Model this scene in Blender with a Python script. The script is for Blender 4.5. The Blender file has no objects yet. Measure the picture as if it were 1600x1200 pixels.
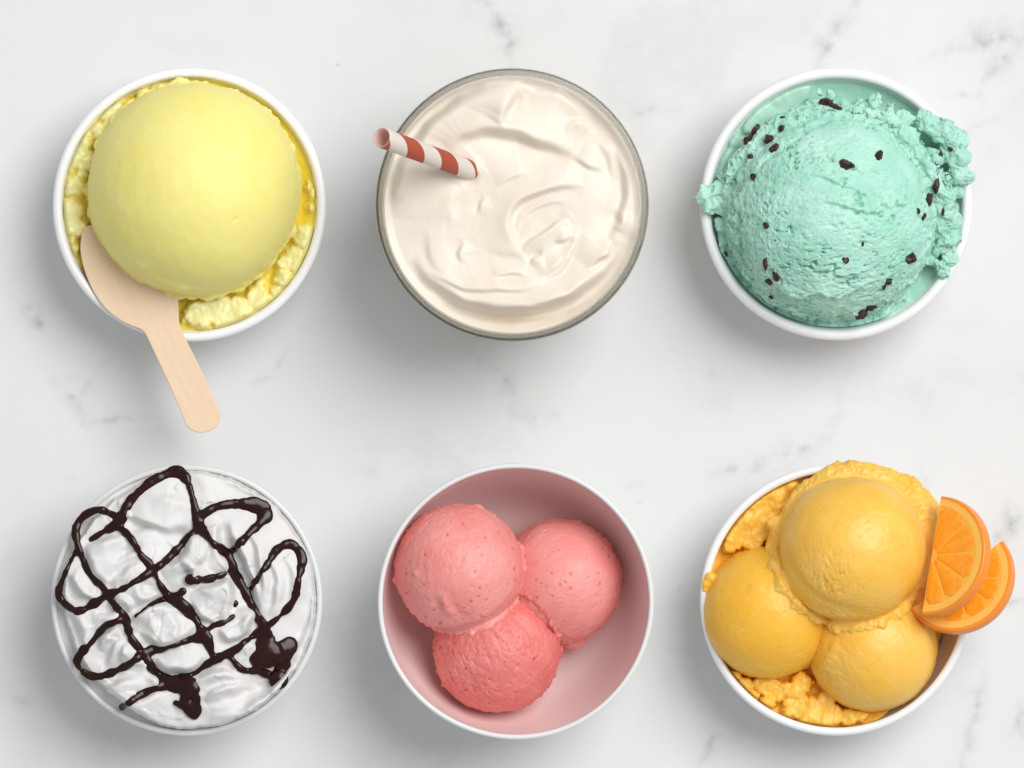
import bpy, bmesh, math, random
import numpy as np

# ------------------------------------------------------------------ camera, world, lamps, exposure
S = 0.00025          # metres on the table per pixel of the 1600 px wide photograph
HC = 3.0             # camera height above the marble
sc = bpy.context.scene
col = sc.collection
cam_d = bpy.data.cameras.new('camera')
cam = bpy.data.objects.new('camera', cam_d)
col.objects.link(cam)
cam.location = (0, 0, HC)
cam_d.sensor_width = 36.0
cam_d.lens = 36.0 * HC / (1600 * S)
cam_d.clip_start = 0.05
cam_d.clip_end = 50
sc.camera = cam

world = bpy.data.worlds.new('World')
sc.world = world
world.use_nodes = True
world.node_tree.nodes['Background'].inputs['Color'].default_value = (0.97, 0.985, 1.0, 1)
world.node_tree.nodes['Background'].inputs['Strength'].default_value = 0.49


def softbox(name, az, el, dist, size, power, colour):
    ld = bpy.data.lights.new(name, 'AREA')
    ld.shape = 'DISK'
    ld.size = size
    ld.energy = power
    ld.color = colour
    lo = bpy.data.objects.new(name, ld)
    col.objects.link(lo)
    a, e = math.radians(az), math.radians(el)
    d = np.array([math.cos(e) * math.cos(a), math.cos(e) * math.sin(a), math.sin(e)])
    lo.location = tuple(d * dist)
    from mathutils import Vector
    lo.rotation_euler = Vector(tuple(-d)).to_track_quat('-Z', 'Y').to_euler()


softbox('softbox_lamp', 41, 58, 5.0, 3.3, 222, (1.0, 0.99, 0.978))

vs = sc.view_settings
vs.view_transform = 'Standard'
vs.look = 'None'
vs.exposure = 0.0
vs.gamma = 1.0
vs.use_curve_mapping = False
sc.render.engine = 'CYCLES'
sc.cycles.use_denoising = True
sc.cycles.max_bounces = 14
sc.cycles.transmission_bounces = 12
sc.cycles.diffuse_bounces = 6
sc.cycles.caustics_refractive = True
sc.cycles.sample_clamp_indirect = 6

random.seed(7)
R = np.random.default_rng(11)

# ------------------------------------------------------------------ numpy helpers
_perm = {}


def pn(P, seed=0):
    """Perlin noise, P (N,3) -> about -0.7..0.7"""
    if seed not in _perm:
        g = np.random.default_rng(seed + 100)
        p = g.permutation(256)
        v = g.normal(size=(256, 3))
        v /= np.linalg.norm(v, axis=1)[:, None]
        _perm[seed] = (np.concatenate([p, p, p]), v)
    perm, grad = _perm[seed]
    P = np.asarray(P, dtype=np.float64)
    i0 = np.floor(P).astype(np.int64)
    f = P - i0
    i0 &= 255
    w = f * f * f * (f * (f * 6 - 15) + 10)
    out = np.zeros(len(P))
    for dx in (0, 1):
        wx = w[:, 0] if dx else 1 - w[:, 0]
        hx = perm[(i0[:, 0] + dx) & 255]
        for dy in (0, 1):
            wy = w[:, 1] if dy else 1 - w[:, 1]
            hy = perm[hx + ((i0[:, 1] + dy) & 255)]
            for dz in (0, 1):
                wz = w[:, 2] if dz else 1 - w[:, 2]
                g = grad[perm[hy + ((i0[:, 2] + dz) & 255)]]
                out += wx * wy * wz * (g[:, 0] * (f[:, 0] - dx) + g[:, 1] * (f[:, 1] - dy) + g[:, 2] * (f[:, 2] - dz))
    return out


def fbm(P, size, octv=4, gain=0.5, seed=0):
    P = np.asarray(P) / size
    a, t = 1.0, 0.0
    for k in range(octv):
        t = t + a * pn(P, seed + k)
        P = P * 2.03 + 17.3
        a *= gain
    return t


def ss(a, b, x):
    t = np.clip((x - a) / (b - a), 0, 1)
    return t * t * (3 - 2 * t)


def catmull(pts, step=3.0):
    pts = np.asarray(pts, float)
    if len(pts) == 2:
        pts = np.array([pts[0], (pts[0] + pts[1]) / 2, pts[1]])
    P = np.vstack([2 * pts[0] - pts[1], pts, 2 * pts[-1] - pts[-2]])
    out = []
    for i in range(1, len(P) - 2):
        n = max(2, int(np.linalg.norm(P[i + 1, :2] - P[i, :2]) / step))
        t = np.linspace(0, 1, n, endpoint=False)[:, None]
        a, b, c, d = P[i - 1], P[i], P[i + 1], P[i + 2]
        out.append(0.5 * (2 * b + (c - a) * t + (2 * a - 5 * b + 4 * c - d) * t ** 2 + (3 * b - 3 * c + d - a) * t ** 3))
    out.append(pts[-1:])
    return np.vstack(out)


def polydist(X, Y, pts, reach):
    """distance to a polyline, side (+1 = right of travel as seen in the photograph), parameter 0..1"""
    n = len(X)
    d = np.full(n, 1e9)
    sd = np.ones(n)
    tt = np.zeros(n)
    m = (X > pts[:, 0].min() - reach) & (X < pts[:, 0].max() + reach) & (Y > pts[:, 1].min() - reach) & (Y < pts[:, 1].max() + reach)
    idx = np.nonzero(m)[0]
    x, y = X[idx], Y[idx]
    bd = np.full(len(idx), 1e9)
    bs = np.ones(len(idx))
    bt = np.zeros(len(idx))
    M = len(pts) - 1
    for i in range(M):
        a, b = pts[i, :2], pts[i + 1, :2]
        e = b - a
        L = max(e @ e, 1e-9)
        u = np.clip(((x - a[0]) * e[0] + (y - a[1]) * e[1]) / L, 0, 1)
        dx, dy = x - a[0] - u * e[0], y - a[1] - u * e[1]
        q = np.hypot(dx, dy)
        k = q < bd
        bd[k] = q[k]
        bs[k] = np.where(e[0] * dy[k] - e[1] * dx[k] >= 0, 1.0, -1.0)
        bt[k] = (i + u[k]) / M
    d[idx], sd[idx], tt[idx] = bd, bs, bt
    return d, sd, tt


def env(t, p=0.9):
    return np.sin(np.pi * np.clip(t, 0, 1)) ** p


def step_stroke(X, Y, pts, A, ws, wd, side=1, low=0.45):
    """a smeared edge: one side raised, sharp drop on the other"""
    d, sd, t = polydist(X, Y, catmull(pts, 5), 5 * wd)
    s = np.clip(d, 0, 400) * sd * side
    sg = 1 / (1 + np.exp(-np.clip(s / ws, -30, 30)))
    f = sg * np.exp(-np.maximum(s, 0) / wd) - low * (1 - sg) * np.exp(-np.maximum(-s, 0) / (wd * 0.6))
    return np.where(d < 1e8, A * env(t) * f, 0)


def ridge_stroke(X, Y, pts, A, w):
    d, sd, t = polydist(X, Y, catmull(pts, 5), 4 * w)
    return np.where(d < 1e8, A * env(t) * np.exp(-np.clip(d / w, 0, 9) ** 2), 0)


def softened(fun, cx, cy, rad, sigma, step=1.0):
    """sample a height function on a grid, soften it, return an interpolating function"""
    n = int(2 * (rad + 10) / step) + 1
    g = np.linspace(-(rad + 10), rad + 10, n)
    X, Y = np.meshgrid(cx + g, cy + g)
    H = fun(X.ravel(), Y.ravel()).reshape(n, n)
    k = np.exp(-.5 * (np.arange(-int(4 * sigma), int(4 * sigma) + 1) * step / sigma) ** 2)
    k /= k.sum()
    w = len(k) // 2
    for ax in (0, 1):
        Hp = np.pad(H, [(w, w) if a == ax else (0, 0) for a in (0, 1)], mode='edge')
        H = sum(k[i] * (Hp[i:i + n] if ax == 0 else Hp[:, i:i + n]) for i in range(len(k)))
    ds = g[1] - g[0]

    def f(X, Y):
        u = np.clip((X - cx - g[0]) / ds, 0, n - 1.001)
        v = np.clip((Y - cy - g[0]) / ds, 0, n - 1.001)
        i, j = u.astype(int), v.astype(int)
        a, b = u - i, v - j
        return (H[j, i] * (1 - a) + H[j, i + 1] * a) * (1 - b) + (H[j + 1, i] * (1 - a) + H[j + 1, i + 1] * a) * b
    return f


class Frame:
    """pixels of the photograph (x, y) and a height h in the same unit -> metres; one uniform scale for a thing
    whose reference plane lies h0 above the marble"""
    def __init__(s, h0, sink=0):
        s.k = 1 / (1 + (h0 - sink) * S / HC)
        s.sink = sink

    def __call__(s, V):
        V = np.asarray(V, float)
        return np.stack([(V[:, 0] - 800) * S * s.k, (600 - V[:, 1]) * S * s.k, (V[:, 2] - s.sink) * S * s.k], 1)


# ------------------------------------------------------------------ mesh helpers
def mesh_np(name, V, F, mats, smooth=True, attrs=None, fmat=None):
    """F: (n,3) or (n,4) array, or list of such arrays"""
    me = bpy.data.meshes.new(name)
    Fs = F if isinstance(F, list) else [F]
    loops = np.concatenate([f.ravel() for f in Fs]).astype(np.int32)
    tot = np.concatenate([np.full(len(f), f.shape[1]) for f in Fs]).astype(np.int32)
    start = np.concatenate([[0], np.cumsum(tot)[:-1]]).astype(np.int32)
    me.vertices.add(len(V))
    me.vertices.foreach_set('co', np.asarray(V, np.float32).ravel())
    me.loops.add(len(loops))
    me.loops.foreach_set('vertex_index', loops)
    me.polygons.add(len(tot))
    me.polygons.foreach_set('loop_start', start)
    me.polygons.foreach_set('loop_total', tot)
    me.update(calc_edges=True)
    me.validate()
    me.polygons.foreach_set('use_smooth', np.full(len(me.polygons), smooth))
    for m in (mats if isinstance(mats, (list, tuple)) else [mats]):
        me.materials.append(m)
    if fmat is not None:
        me.polygons.foreach_set('material_index', np.asarray(fmat, np.int32))
    for k, a in (attrs or {}).items():
        at = me.attributes.new(k, 'FLOAT', 'POINT')
        at.data.foreach_set('value', np.asarray(a, np.float32))
    return me


def link(name, me, loc, parent=None):
    o = bpy.data.objects.new(name, me)
    col.objects.link(o)
    if parent is not None:
        o.parent = parent
        o.location = tuple(np.asarray(loc) - np.asarray(parent.location))
    else:
        o.location = tuple(loc)
    return o


def put(name, Vw, F, mats, base, parent=None, **kw):
    """world-space vertices -> object with its origin at base"""
    base = np.asarray(base, float)
    return link(name, mesh_np(name, Vw - base, F, mats, **kw), base, parent)


def root(name, base):
    o = bpy.data.objects.new(name, None)
    o.empty_display_size = 0.02
    col.objects.link(o)
    o.location = tuple(base)
    return o


def tag(o, label, cat, group=None):
    o['label'] = label
    o['category'] = cat
    if group:
        o['group'] = group
    return o


_ico = {}


def ico(sub):
    if sub not in _ico:
        bm = bmesh.new()
        bmesh.ops.create_icosphere(bm, subdivisions=sub, radius=1)
        v = np.array([x.co[:] for x in bm.verts])
        f = np.array([[q.index for q in x.verts] for x in bm.faces])
        bm.free()
        _ico[sub] = (v, f)
    return _ico[sub]


def join_blobs(blobs, sub=3):
    Vs, Fs, n = [], [], 0
    for b in blobs:
        x, y, h, rx, ry, rz = b[:6]
        rot = b[6] if len(b) > 6 else 0
        v, f = ico(5 if max(rx, ry) > 70 else (4 if max(rx, ry) > 35 else sub))
        v = v * np.array([rx, ry, rz])
        c, s_ = math.cos(rot), math.sin(rot)
        v = np.stack([v[:, 0] * c - v[:, 1] * s_, v[:, 0] * s_ + v[:, 1] * c, v[:, 2]], 1) + np.array([x, y, h])
        Vs.append(v)
        Fs.append(f + n)
        n += len(v)
    return np.vstack(Vs), np.vstack(Fs)


def remesh(V, F, voxel, smooth=3):
    """voxel union of closed shapes (pixel units); returns verts, quads, normals"""
    Vm = np.stack([V[:, 0], -V[:, 1], V[:, 2]], 1) / 100.0
    me = mesh_np('tmp', Vm, F, [])
    o = bpy.data.objects.new('tmp', me)
    col.objects.link(o)
    m = o.modifiers.new('r', 'REMESH')
    m.mode = 'VOXEL'
    m.voxel_size = voxel / 100.0
    dg = bpy.context.evaluated_depsgraph_get()
    dg.update()
    ev = o.evaluated_get(dg)
    em = ev.to_mesh()
    n = len(em.vertices)
    v = np.zeros(n * 3, np.float32)
    em.vertices.foreach_get('co', v)
    q = np.zeros(len(em.loops), np.int32)
    em.loops.foreach_get('vertex_index', q)
    ev.to_mesh_clear()
    bpy.data.objects.remove(o)
    bpy.data.meshes.remove(me)
    v = v.reshape(-1, 3).astype(float) * 100
    v[:, 1] *= -1
    q = q.reshape(-1, 4)
    v = relax(v, q, smooth)
    return v, q


def relax(v, q, it, lam=0.6):
    e = np.vstack([q[:, [0, 1]], q[:, [1, 2]], q[:, [2, 3]], q[:, [3, 0]]])
    e = np.vstack([e, e[:, ::-1]])
    n = len(v)
    cnt = np.maximum(np.bincount(e[:, 0], minlength=n), 1)[:, None]
    for _ in range(it):
        s_ = np.stack([np.bincount(e[:, 0], weights=v[e[:, 1], k], minlength=n) for k in range(3)], 1) / cnt
        v = v + lam * (s_ - v)
    return v


def normals(v, q):
    a = np.cross(v[q[:, 2]] - v[q[:, 0]], v[q[:, 3]] - v[q[:, 1]])
    n = np.zeros_like(v)
    for k in range(4):
        for c in range(3):
            n[:, c] += np.bincount(q[:, k], weights=a[:, c], minlength=len(v))
    n /= np.maximum(np.linalg.norm(n, axis=1), 1e-9)[:, None]
    # pixel space is left-handed (y down): make sure the normals point outwards
    top = np.argmax(v[:, 2])
    return n if n[top, 2] > 0 else -n


def top_h(v, x, y, r=3):
    m = (np.abs(v[:, 0] - x) < r) & (np.abs(v[:, 1] - y) < r)
    return v[m, 2].max() if m.any() else v[:, 2].mean()


def chain(pts, flat=1.0, step=None, jit=0.0):
    """points (x, y, h, r) -> blobs along a smooth path"""
    P = catmull(pts, step or 4)
    out = []
    for x, y, h, r in P:
        r2 = r * (1 + jit * R.uniform(-1, 1))
        out.append((x + jit * r * R.uniform(-1, 1), y + jit * r * R.uniform(-1, 1), h, r2, r2, r2 * flat))
    return out


def lathe(fr, cx, cy, prof, n=160, wob=0.0, seed=3):
    """prof: list of (r, h), closed loop not needed; returns world verts, quads"""
    prof = np.asarray(prof, float)
    m = len(prof)
    th = np.linspace(0, 2 * np.pi, n, endpoint=False)
    c, s_ = np.cos(th), np.sin(th)
    w = 1 + wob * fbm(np.stack([c * 1.3, s_ * 1.3, 0 * c + seed], 1), 1.0, 2, seed=seed)
    X = cx + np.outer(prof[:, 0], c * w)
    Y = cy + np.outer(prof[:, 0], s_ * w)
    Z = np.repeat(prof[:, 1:2], n, 1)
    V = np.stack([X, Y, Z], -1).reshape(-1, 3)
    i = np.arange(m - 1)[:, None] * n
    j = np.arange(n)[None]
    a = i + j
    b = i + (j + 1) % n
    F = np.stack([a, a + n, b + n, b], -1).reshape(-1, 4)
    return fr(V), F


def arc(cx, cy, r, a0, a1, n=8, ry=None):
    ry = ry or r
    return [(cx + r * math.cos(math.radians(a)), cy + ry * math.sin(math.radians(a))) for a in np.linspace(a0, a1, n)]


def disc_field(cx, cy, rad, nr, nth, hfun, body, rfun=None):
    """height field on a disc, closed below by the profile body [(r, h) ...] ending at r = 0"""
    th = np.linspace(0, 2 * np.pi, nth, endpoint=False)
    rr = np.linspace(0, 1, nr + 1)[1:]
    rm = rad * np.ones(nth) if rfun is None else rfun(th)
    X = cx + np.outer(rr, rm * np.cos(th))
    Y = cy + np.outer(rr, rm * np.sin(th))
    Hh = hfun(X.ravel(), Y.ravel()).reshape(X.shape)
    c0 = hfun(np.array([cx, cx + .01]), np.array([cy, cy]))[0]
    rings = [np.stack([X, Y, Hh], -1).reshape(-1, 3)]
    for r, h in body:
        rings.append(np.stack([cx + r * np.cos(th), cy + r * np.sin(th), np.full(nth, h)], -1))
    V = np.vstack([[[cx, cy, c0]]] + rings + [[[cx, cy, body[-1][1]]]])
    m = nr + len(body)
    i = 1 + np.arange(m - 1)[:, None] * nth
    j = np.arange(nth)[None]
    a = i + j
    b = i + (j + 1) % nth
    Q = np.stack([a, a + nth, b + nth, b], -1).reshape(-1, 4)
    j = np.arange(nth)
    T1 = np.stack([np.zeros(nth, int), 1 + j, 1 + (j + 1) % nth], 1)
    e = 1 + (m - 1) * nth
    T2 = np.stack([np.full(nth, len(V) - 1), e + (j + 1) % nth, e + j], 1)
    return V, [Q, T1, T2]


# ------------------------------------------------------------------ materials
def mat(name):
    m = bpy.data.materials.new(name)
    m.use_nodes = True
    nt = m.node_tree
    return m, nt, nt.nodes['Principled BSDF']


def noise_node(nt, scale, detail=4, rough=0.55, vec=None):
    n = nt.nodes.new('ShaderNodeTexNoise')
    n.inputs['Scale'].default_value = scale
    n.inputs['Detail'].default_value = detail
    n.inputs['Roughness'].default_value = rough
    if vec is None:
        tc = nt.nodes.new('ShaderNodeTexCoord')
        vec = tc.outputs['Object']
    nt.links.new(vec, n.inputs['Vector'])
    return n


def ramp(nt, fac, stops):
    r = nt.nodes.new('ShaderNodeValToRGB')
    while len(r.color_ramp.elements) < len(stops):
        r.color_ramp.elements.new(0.5)
    for e, (p, c) in zip(r.color_ramp.elements, stops):
        e.position = p
        e.color = (*c, 1) if len(c) == 3 else c
    nt.links.new(fac, r.inputs['Fac'])
    return r


def mix(nt, fac, a, b):
    m = nt.nodes.new('ShaderNodeMix')
    m.data_type = 'RGBA'
    for sock, v in ((m.inputs[0], fac), (m.inputs[6], a), (m.inputs[7], b)):
        if hasattr(v, 'is_linked'):
            nt.links.new(v, sock)
        elif isinstance(v, (int, float)):
            sock.default_value = v
        else:
            sock.default_value = (*v, 1)
    return m.outputs[2]


def bump(nt, p, height, strength, dist):
    b = nt.nodes.new('ShaderNodeBump')
    b.inputs['Strength'].default_value = strength
    b.inputs['Distance'].default_value = dist
    nt.links.new(height, b.inputs['Height'])
    nt.links.new(b.outputs['Normal'], p.inputs['Normal'])
    return b


def dairy(name, c0, c1, rough=0.5, sss=0.35, radius=(1, .6, .35), scale=0.004, spec=0.35, grain=900, gstr=0.25, gd=0.0003,
          speck=None, patch=45):
    """frozen or whipped dessert: two close tones in soft patches, fine frosty grain, light bleeding in"""
    m, nt, p = mat(name)
    n = noise_node(nt, patch, 5, 0.6)
    r = ramp(nt, n.outputs['Fac'], [(0.32, c0), (0.68, c1)])
    colr = r.outputs['Color']
    if speck:
        at = nt.nodes.new('ShaderNodeAttribute')
        at.attribute_name = 'speck'
        colr = mix(nt, at.outputs['Fac'], colr, speck)
    nt.links.new(colr, p.inputs['Base Color'])
    p.inputs['Roughness'].default_value = rough
    p.inputs['Specular IOR Level'].default_value = spec
    p.inputs['Subsurface Weight'].default_value = sss
    p.inputs['Subsurface Radius'].default_value = radius
    p.inputs['Subsurface Scale'].default_value = scale
    g = noise_node(nt, grain, 3, 0.6)
    bump(nt, p, g.outputs['Fac'], gstr, gd)
    return m


def simple(name, c, rough=0.4, spec=0.5, var=0.0, coat=0.0, sss=0.0):
    m, nt, p = mat(name)
    if var:
        n = noise_node(nt, 60, 4)
        r = ramp(nt, n.outputs['Fac'], [(0.3, tuple(x * (1 - var) for x in c)), (0.7, c)])
        nt.links.new(r.outputs['Color'], p.inputs['Base Color'])
    else:
        p.inputs['Base Color'].default_value = (*c, 1)
    p.inputs['Roughness'].default_value = rough
    p.inputs['Specular IOR Level'].default_value = spec
    p.inputs['Coat Weight'].default_value = coat
    p.inputs['Coat Roughness'].default_value = 0.08
    if sss:
        p.inputs['Subsurface Weight'].default_value = sss
        p.inputs['Subsurface Scale'].default_value = 0.006
        p.inputs['Subsurface Radius'].default_value = (1, .5, .15)
    return m


M = {}
# marble: warm white with soft clouds; veins come in through the mesh attribute laid along the vein lines
m, nt, p = mat('white_marble')
cl = noise_node(nt, 7, 5, 0.55)
base = ramp(nt, cl.outputs['Fac'], [(0.25, (0.66, 0.67, 0.675)), (0.48, (0.715, 0.718, 0.716)), (0.8, (0.73, 0.732, 0.73))])
at = nt.nodes.new('ShaderNodeAttribute')
at.attribute_name = 'vein'
fine = noise_node(nt, 160, 6, 0.7)
fr_ = ramp(nt, fine.outputs['Fac'], [(0.3, (0.25, 0.25, 0.25)), (0.66, (1, 1, 1))])
mm = nt.nodes.new('ShaderNodeMath')
mm.operation = 'MULTIPLY'
nt.links.new(at.outputs['Fac'], mm.inputs[0])
nt.links.new(fr_.outputs['Color'], mm.inputs[1])
nt.links.new(mix(nt, mm.outputs[0], base.outputs['Color'], (0.22, 0.245, 0.26)), p.inputs['Base Color'])
p.inputs['Roughness'].default_value = 0.38
p.inputs['Specular IOR Level'].default_value = 0.3
M['marble'] = m

M['white'] = simple('white_glazed_ceramic', (0.86, 0.87, 0.88), 0.22, 0.5, 0.02)
M['paper_white'] = simple('white_coated_card', (0.87, 0.87, 0.885), 0.35, 0.45, 0.02)
M['pale_grey'] = simple('pale_grey_plastic', (0.70, 0.71, 0.715), 0.25, 0.5, 0.03)
M['pink_bounce'] = simple('white_glaze_pink_bounce', (0.92, 0.77, 0.755), 0.26, 0.5, 0.03)  # white bowl inside; pink light reflected off the scoops is put into its colour
M['rim_grey'] = simple('matt_white_rim', (0.74, 0.75, 0.75), 0.4, 0.4, 0.02)

M['lemon'] = dairy('lemon_sorbet', (0.86, 0.765, 0.205), (0.87, 0.79, 0.27), 0.58, 0.15, (1, .85, .2), 0.003, 0.7, 500, 0.16, 0.0002, patch=70)
M['lemon_bed'] = dairy('broken_lemon_sorbet', (0.88, 0.66, 0.05), (0.90, 0.73, 0.10), 0.35, 0.4, (1, .85, .3), 0.004, 0.5, 500, 0.2, 0.0003, speck=(0.88, 0.84, 0.43), patch=80)
M['shake'] = dairy('vanilla_milkshake', (0.80, 0.715, 0.60), (0.82, 0.75, 0.655), 0.42, 0.3, (1, .45, .2), 0.002, 0.4, 1500, 0.05, 0.0001)
M['mint'] = dairy('mint_ice_cream', (0.32, 0.65, 0.51), (0.49, 0.77, 0.66), 0.5, 0.2, (.5, 1, .8), 0.002, 0.4, 1300, 0.5, 0.0004, patch=70)
M['mint_melt'] = dairy('melted_mint_ice_cream', (0.34, 0.64, 0.49), (0.45, 0.72, 0.59), 0.28, 0.3, (.5, 1, .8), 0.003, 0.4, 300, 0.1, 0.0002, speck=(0.50, 0.74, 0.62))
M['cream'] = dairy('whipped_cream', (0.70, 0.688, 0.68), (0.75, 0.738, 0.728), 0.55, 0.15, (1, .9, .85), 0.0015, 0.18, 700, 0.05, 0.0002)
M['berry'] = dairy('strawberry_ice_cream', (0.80, 0.25, 0.225), (0.85, 0.36, 0.335), 0.45, 0.25, (1, .45, .4), 0.003, 0.5, 1100, 0.4, 0.0004, speck=(0.42, 0.06, 0.06), patch=60)
M['berry_deep'] = dairy('deep_strawberry_ice_cream', (0.72, 0.165, 0.148), (0.80, 0.26, 0.232), 0.42, 0.25, (1, .4, .35), 0.003, 0.45, 1100, 0.5, 0.0004, speck=(0.38, 0.05, 0.05), patch=70)
M['mango'] = dairy('mango_sorbet', (0.89, 0.48, 0.045), (0.91, 0.565, 0.11), 0.42, 0.25, (1, .6, .15), 0.003, 0.6, 1000, 0.3, 0.0003, patch=60)
M['mango_deep'] = dairy('deep_mango_sorbet', (0.89, 0.465, 0.032), (0.91, 0.52, 0.06), 0.42, 0.25, (1, .6, .12), 0.003, 0.5, 1000, 0.3, 0.0003, patch=60)
M['mango_bed'] = dairy('broken_mango_sorbet', (0.86, 0.42, 0.025), (0.89, 0.48, 0.04), 0.42, 0.3, (1, .6, .12), 0.003, 0.5, 700, 0.3, 0.0003, speck=(0.90, 0.52, 0.07))
M['chip'] = simple('dark_chocolate_chip', (0.04, 0.011, 0.010), 0.45, 0.4, 0.4)
M['syrup'] = simple('chocolate_syrup', (0.022, 0.004, 0.0028), 0.2, 0.26, 0.3, coat=0.0)
M['peel'] = simple('orange_peel', (0.92, 0.28, 0.022), 0.36, 0.45, 0.12)
M['pith'] = simple('orange_pith', (0.95, 0.52, 0.10), 0.45, 0.35, 0.06)
M['membrane'] = simple('orange_membrane', (0.95, 0.45, 0.055), 0.4, 0.35, 0.05)

# orange flesh: streaky juice sacs
m, nt, p = mat('orange_flesh')
vo = nt.nodes.new('ShaderNodeTexVoronoi')
vo.inputs['Scale'].default_value = 420
tc = nt.nodes.new('ShaderNodeTexCoord')
nt.links.new(tc.outputs['Object'], vo.inputs['Vector'])
r = ramp(nt, vo.outputs['Distance'], [(0.0, (0.96, 0.40, 0.03)), (0.8, (0.95, 0.31, 0.014))])
nt.links.new(r.outputs['Color'], p.inputs['Base Color'])
p.inputs['Roughness'].default_value = 0.25
p.inputs['Subsurface Weight'].default_value = 0.0
p.inputs['Subsurface Radius'].default_value = (1, .4, .05)
p.inputs['Subsurface Scale'].default_value = 0.012
bump(nt, p, vo.outputs['Distance'], 0.3, 0.0004)
M['flesh'] = m

# birch spoon: fine long grain
m, nt, p = mat('birch_wood')
tc = nt.nodes.new('ShaderNodeTexCoord')
mp = nt.nodes.new('ShaderNodeMapping')
mp.inputs['Rotation'].default_value = (0, 0, math.radians(65))
nt.links.new(tc.outputs['Object'], mp.inputs['Vector'])
mp2 = nt.nodes.new('ShaderNodeMapping')
mp2.inputs['Scale'].default_value = (22, 500, 60)
nt.links.new(mp.outputs['Vector'], mp2.inputs['Vector'])
mp = mp2
gn = noise_node(nt, 1.0, 5, 0.6, mp.outputs['Vector'])
r = ramp(nt, gn.outputs['Fac'], [(0.25, (0.74, 0.535, 0.355)), (0.5, (0.79, 0.60, 0.42)), (0.8, (0.81, 0.635, 0.46))])
nt.links.new(r.outputs['Color'], p.inputs['Base Color'])
p.inputs['Roughness'].default_value = 0.6
p.inputs['Specular IOR Level'].default_value = 0.25
bump(nt, p, gn.outputs['Fac'], 0.15, 0.0002)
M['wood'] = m

# glass
m, nt, p = mat('clear_glass')
p.inputs['Base Color'].default_value = (0.975, 0.99, 0.978, 1)
p.inputs['Roughness'].default_value = 0.015
p.inputs['IOR'].default_value = 1.2
p.inputs['Transmission Weight'].default_value = 1.0
M['glass'] = m

# paper straw: red spiral stripe printed on off-white
m, nt, p = mat('striped_paper')
tc = nt.nodes.new('ShaderNodeTexCoord')
sx = nt.nodes.new('ShaderNodeSeparateXYZ')
nt.links.new(tc.outputs['Object'], sx.inputs[0])


def mth(op, a, b=None):
    n_ = nt.nodes.new('ShaderNodeMath')
    n_.operation = op
    for k, v in enumerate((a, b)):
        if v is None:
            continue
        if hasattr(v, 'is_linked'):
            nt.links.new(v, n_.inputs[k])
        else:
            n_.inputs[k].default_value = v
    return n_.outputs[0]


ang = mth('DIVIDE', mth('ARCTAN2', sx.outputs['Y'], sx.outputs['X']), 2 * math.pi)
PITCH = 0.0238
STRAW_PHASE = 10.30 + 0.1122 / 0.0219 - 0.1122 / PITCH
fracv = mth('FRACT', mth('ADD', mth('SUBTRACT', mth('DIVIDE', sx.outputs['Z'], PITCH), ang), STRAW_PHASE))
stripe = mth('LESS_THAN', fracv, 0.5)
nt.links.new(mix(nt, stripe, (0.88, 0.83, 0.77), (0.47, 0.07, 0.03)), p.inputs['Base Color'])
p.inputs['Roughness'].default_value = 0.55
tl = nt.nodes.new('ShaderNodeBsdfTranslucent')
tl.inputs['Color'].default_value = (0.85, 0.72, 0.66, 1)
ms = nt.nodes.new('ShaderNodeMixShader')
ms.inputs[0].default_value = 0.25
nt.links.new(p.outputs[0], ms.inputs[1])
nt.links.new(tl.outputs[0], ms.inputs[2])
nt.links.new(ms.outputs[0], nt.nodes['Material Output'].inputs['Surface'])
M['straw'] = m
m, nt, p = mat('straw_lining')
p.inputs['Base Color'].default_value = (0.90, 0.70, 0.62, 1)
p.inputs['Roughness'].default_value = 0.6
tl = nt.nodes.new('ShaderNodeBsdfTranslucent')
tl.inputs['Color'].default_value = (0.92, 0.72, 0.64, 1)
ms = nt.nodes.new('ShaderNodeMixShader')
ms.inputs[0].default_value = 0.4
nt.links.new(p.outputs[0], ms.inputs[1])
nt.links.new(tl.outputs[0], ms.inputs[2])
nt.links.new(ms.outputs[0], nt.nodes['Material Output'].inputs['Surface'])
M['straw_in'] = m

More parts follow.
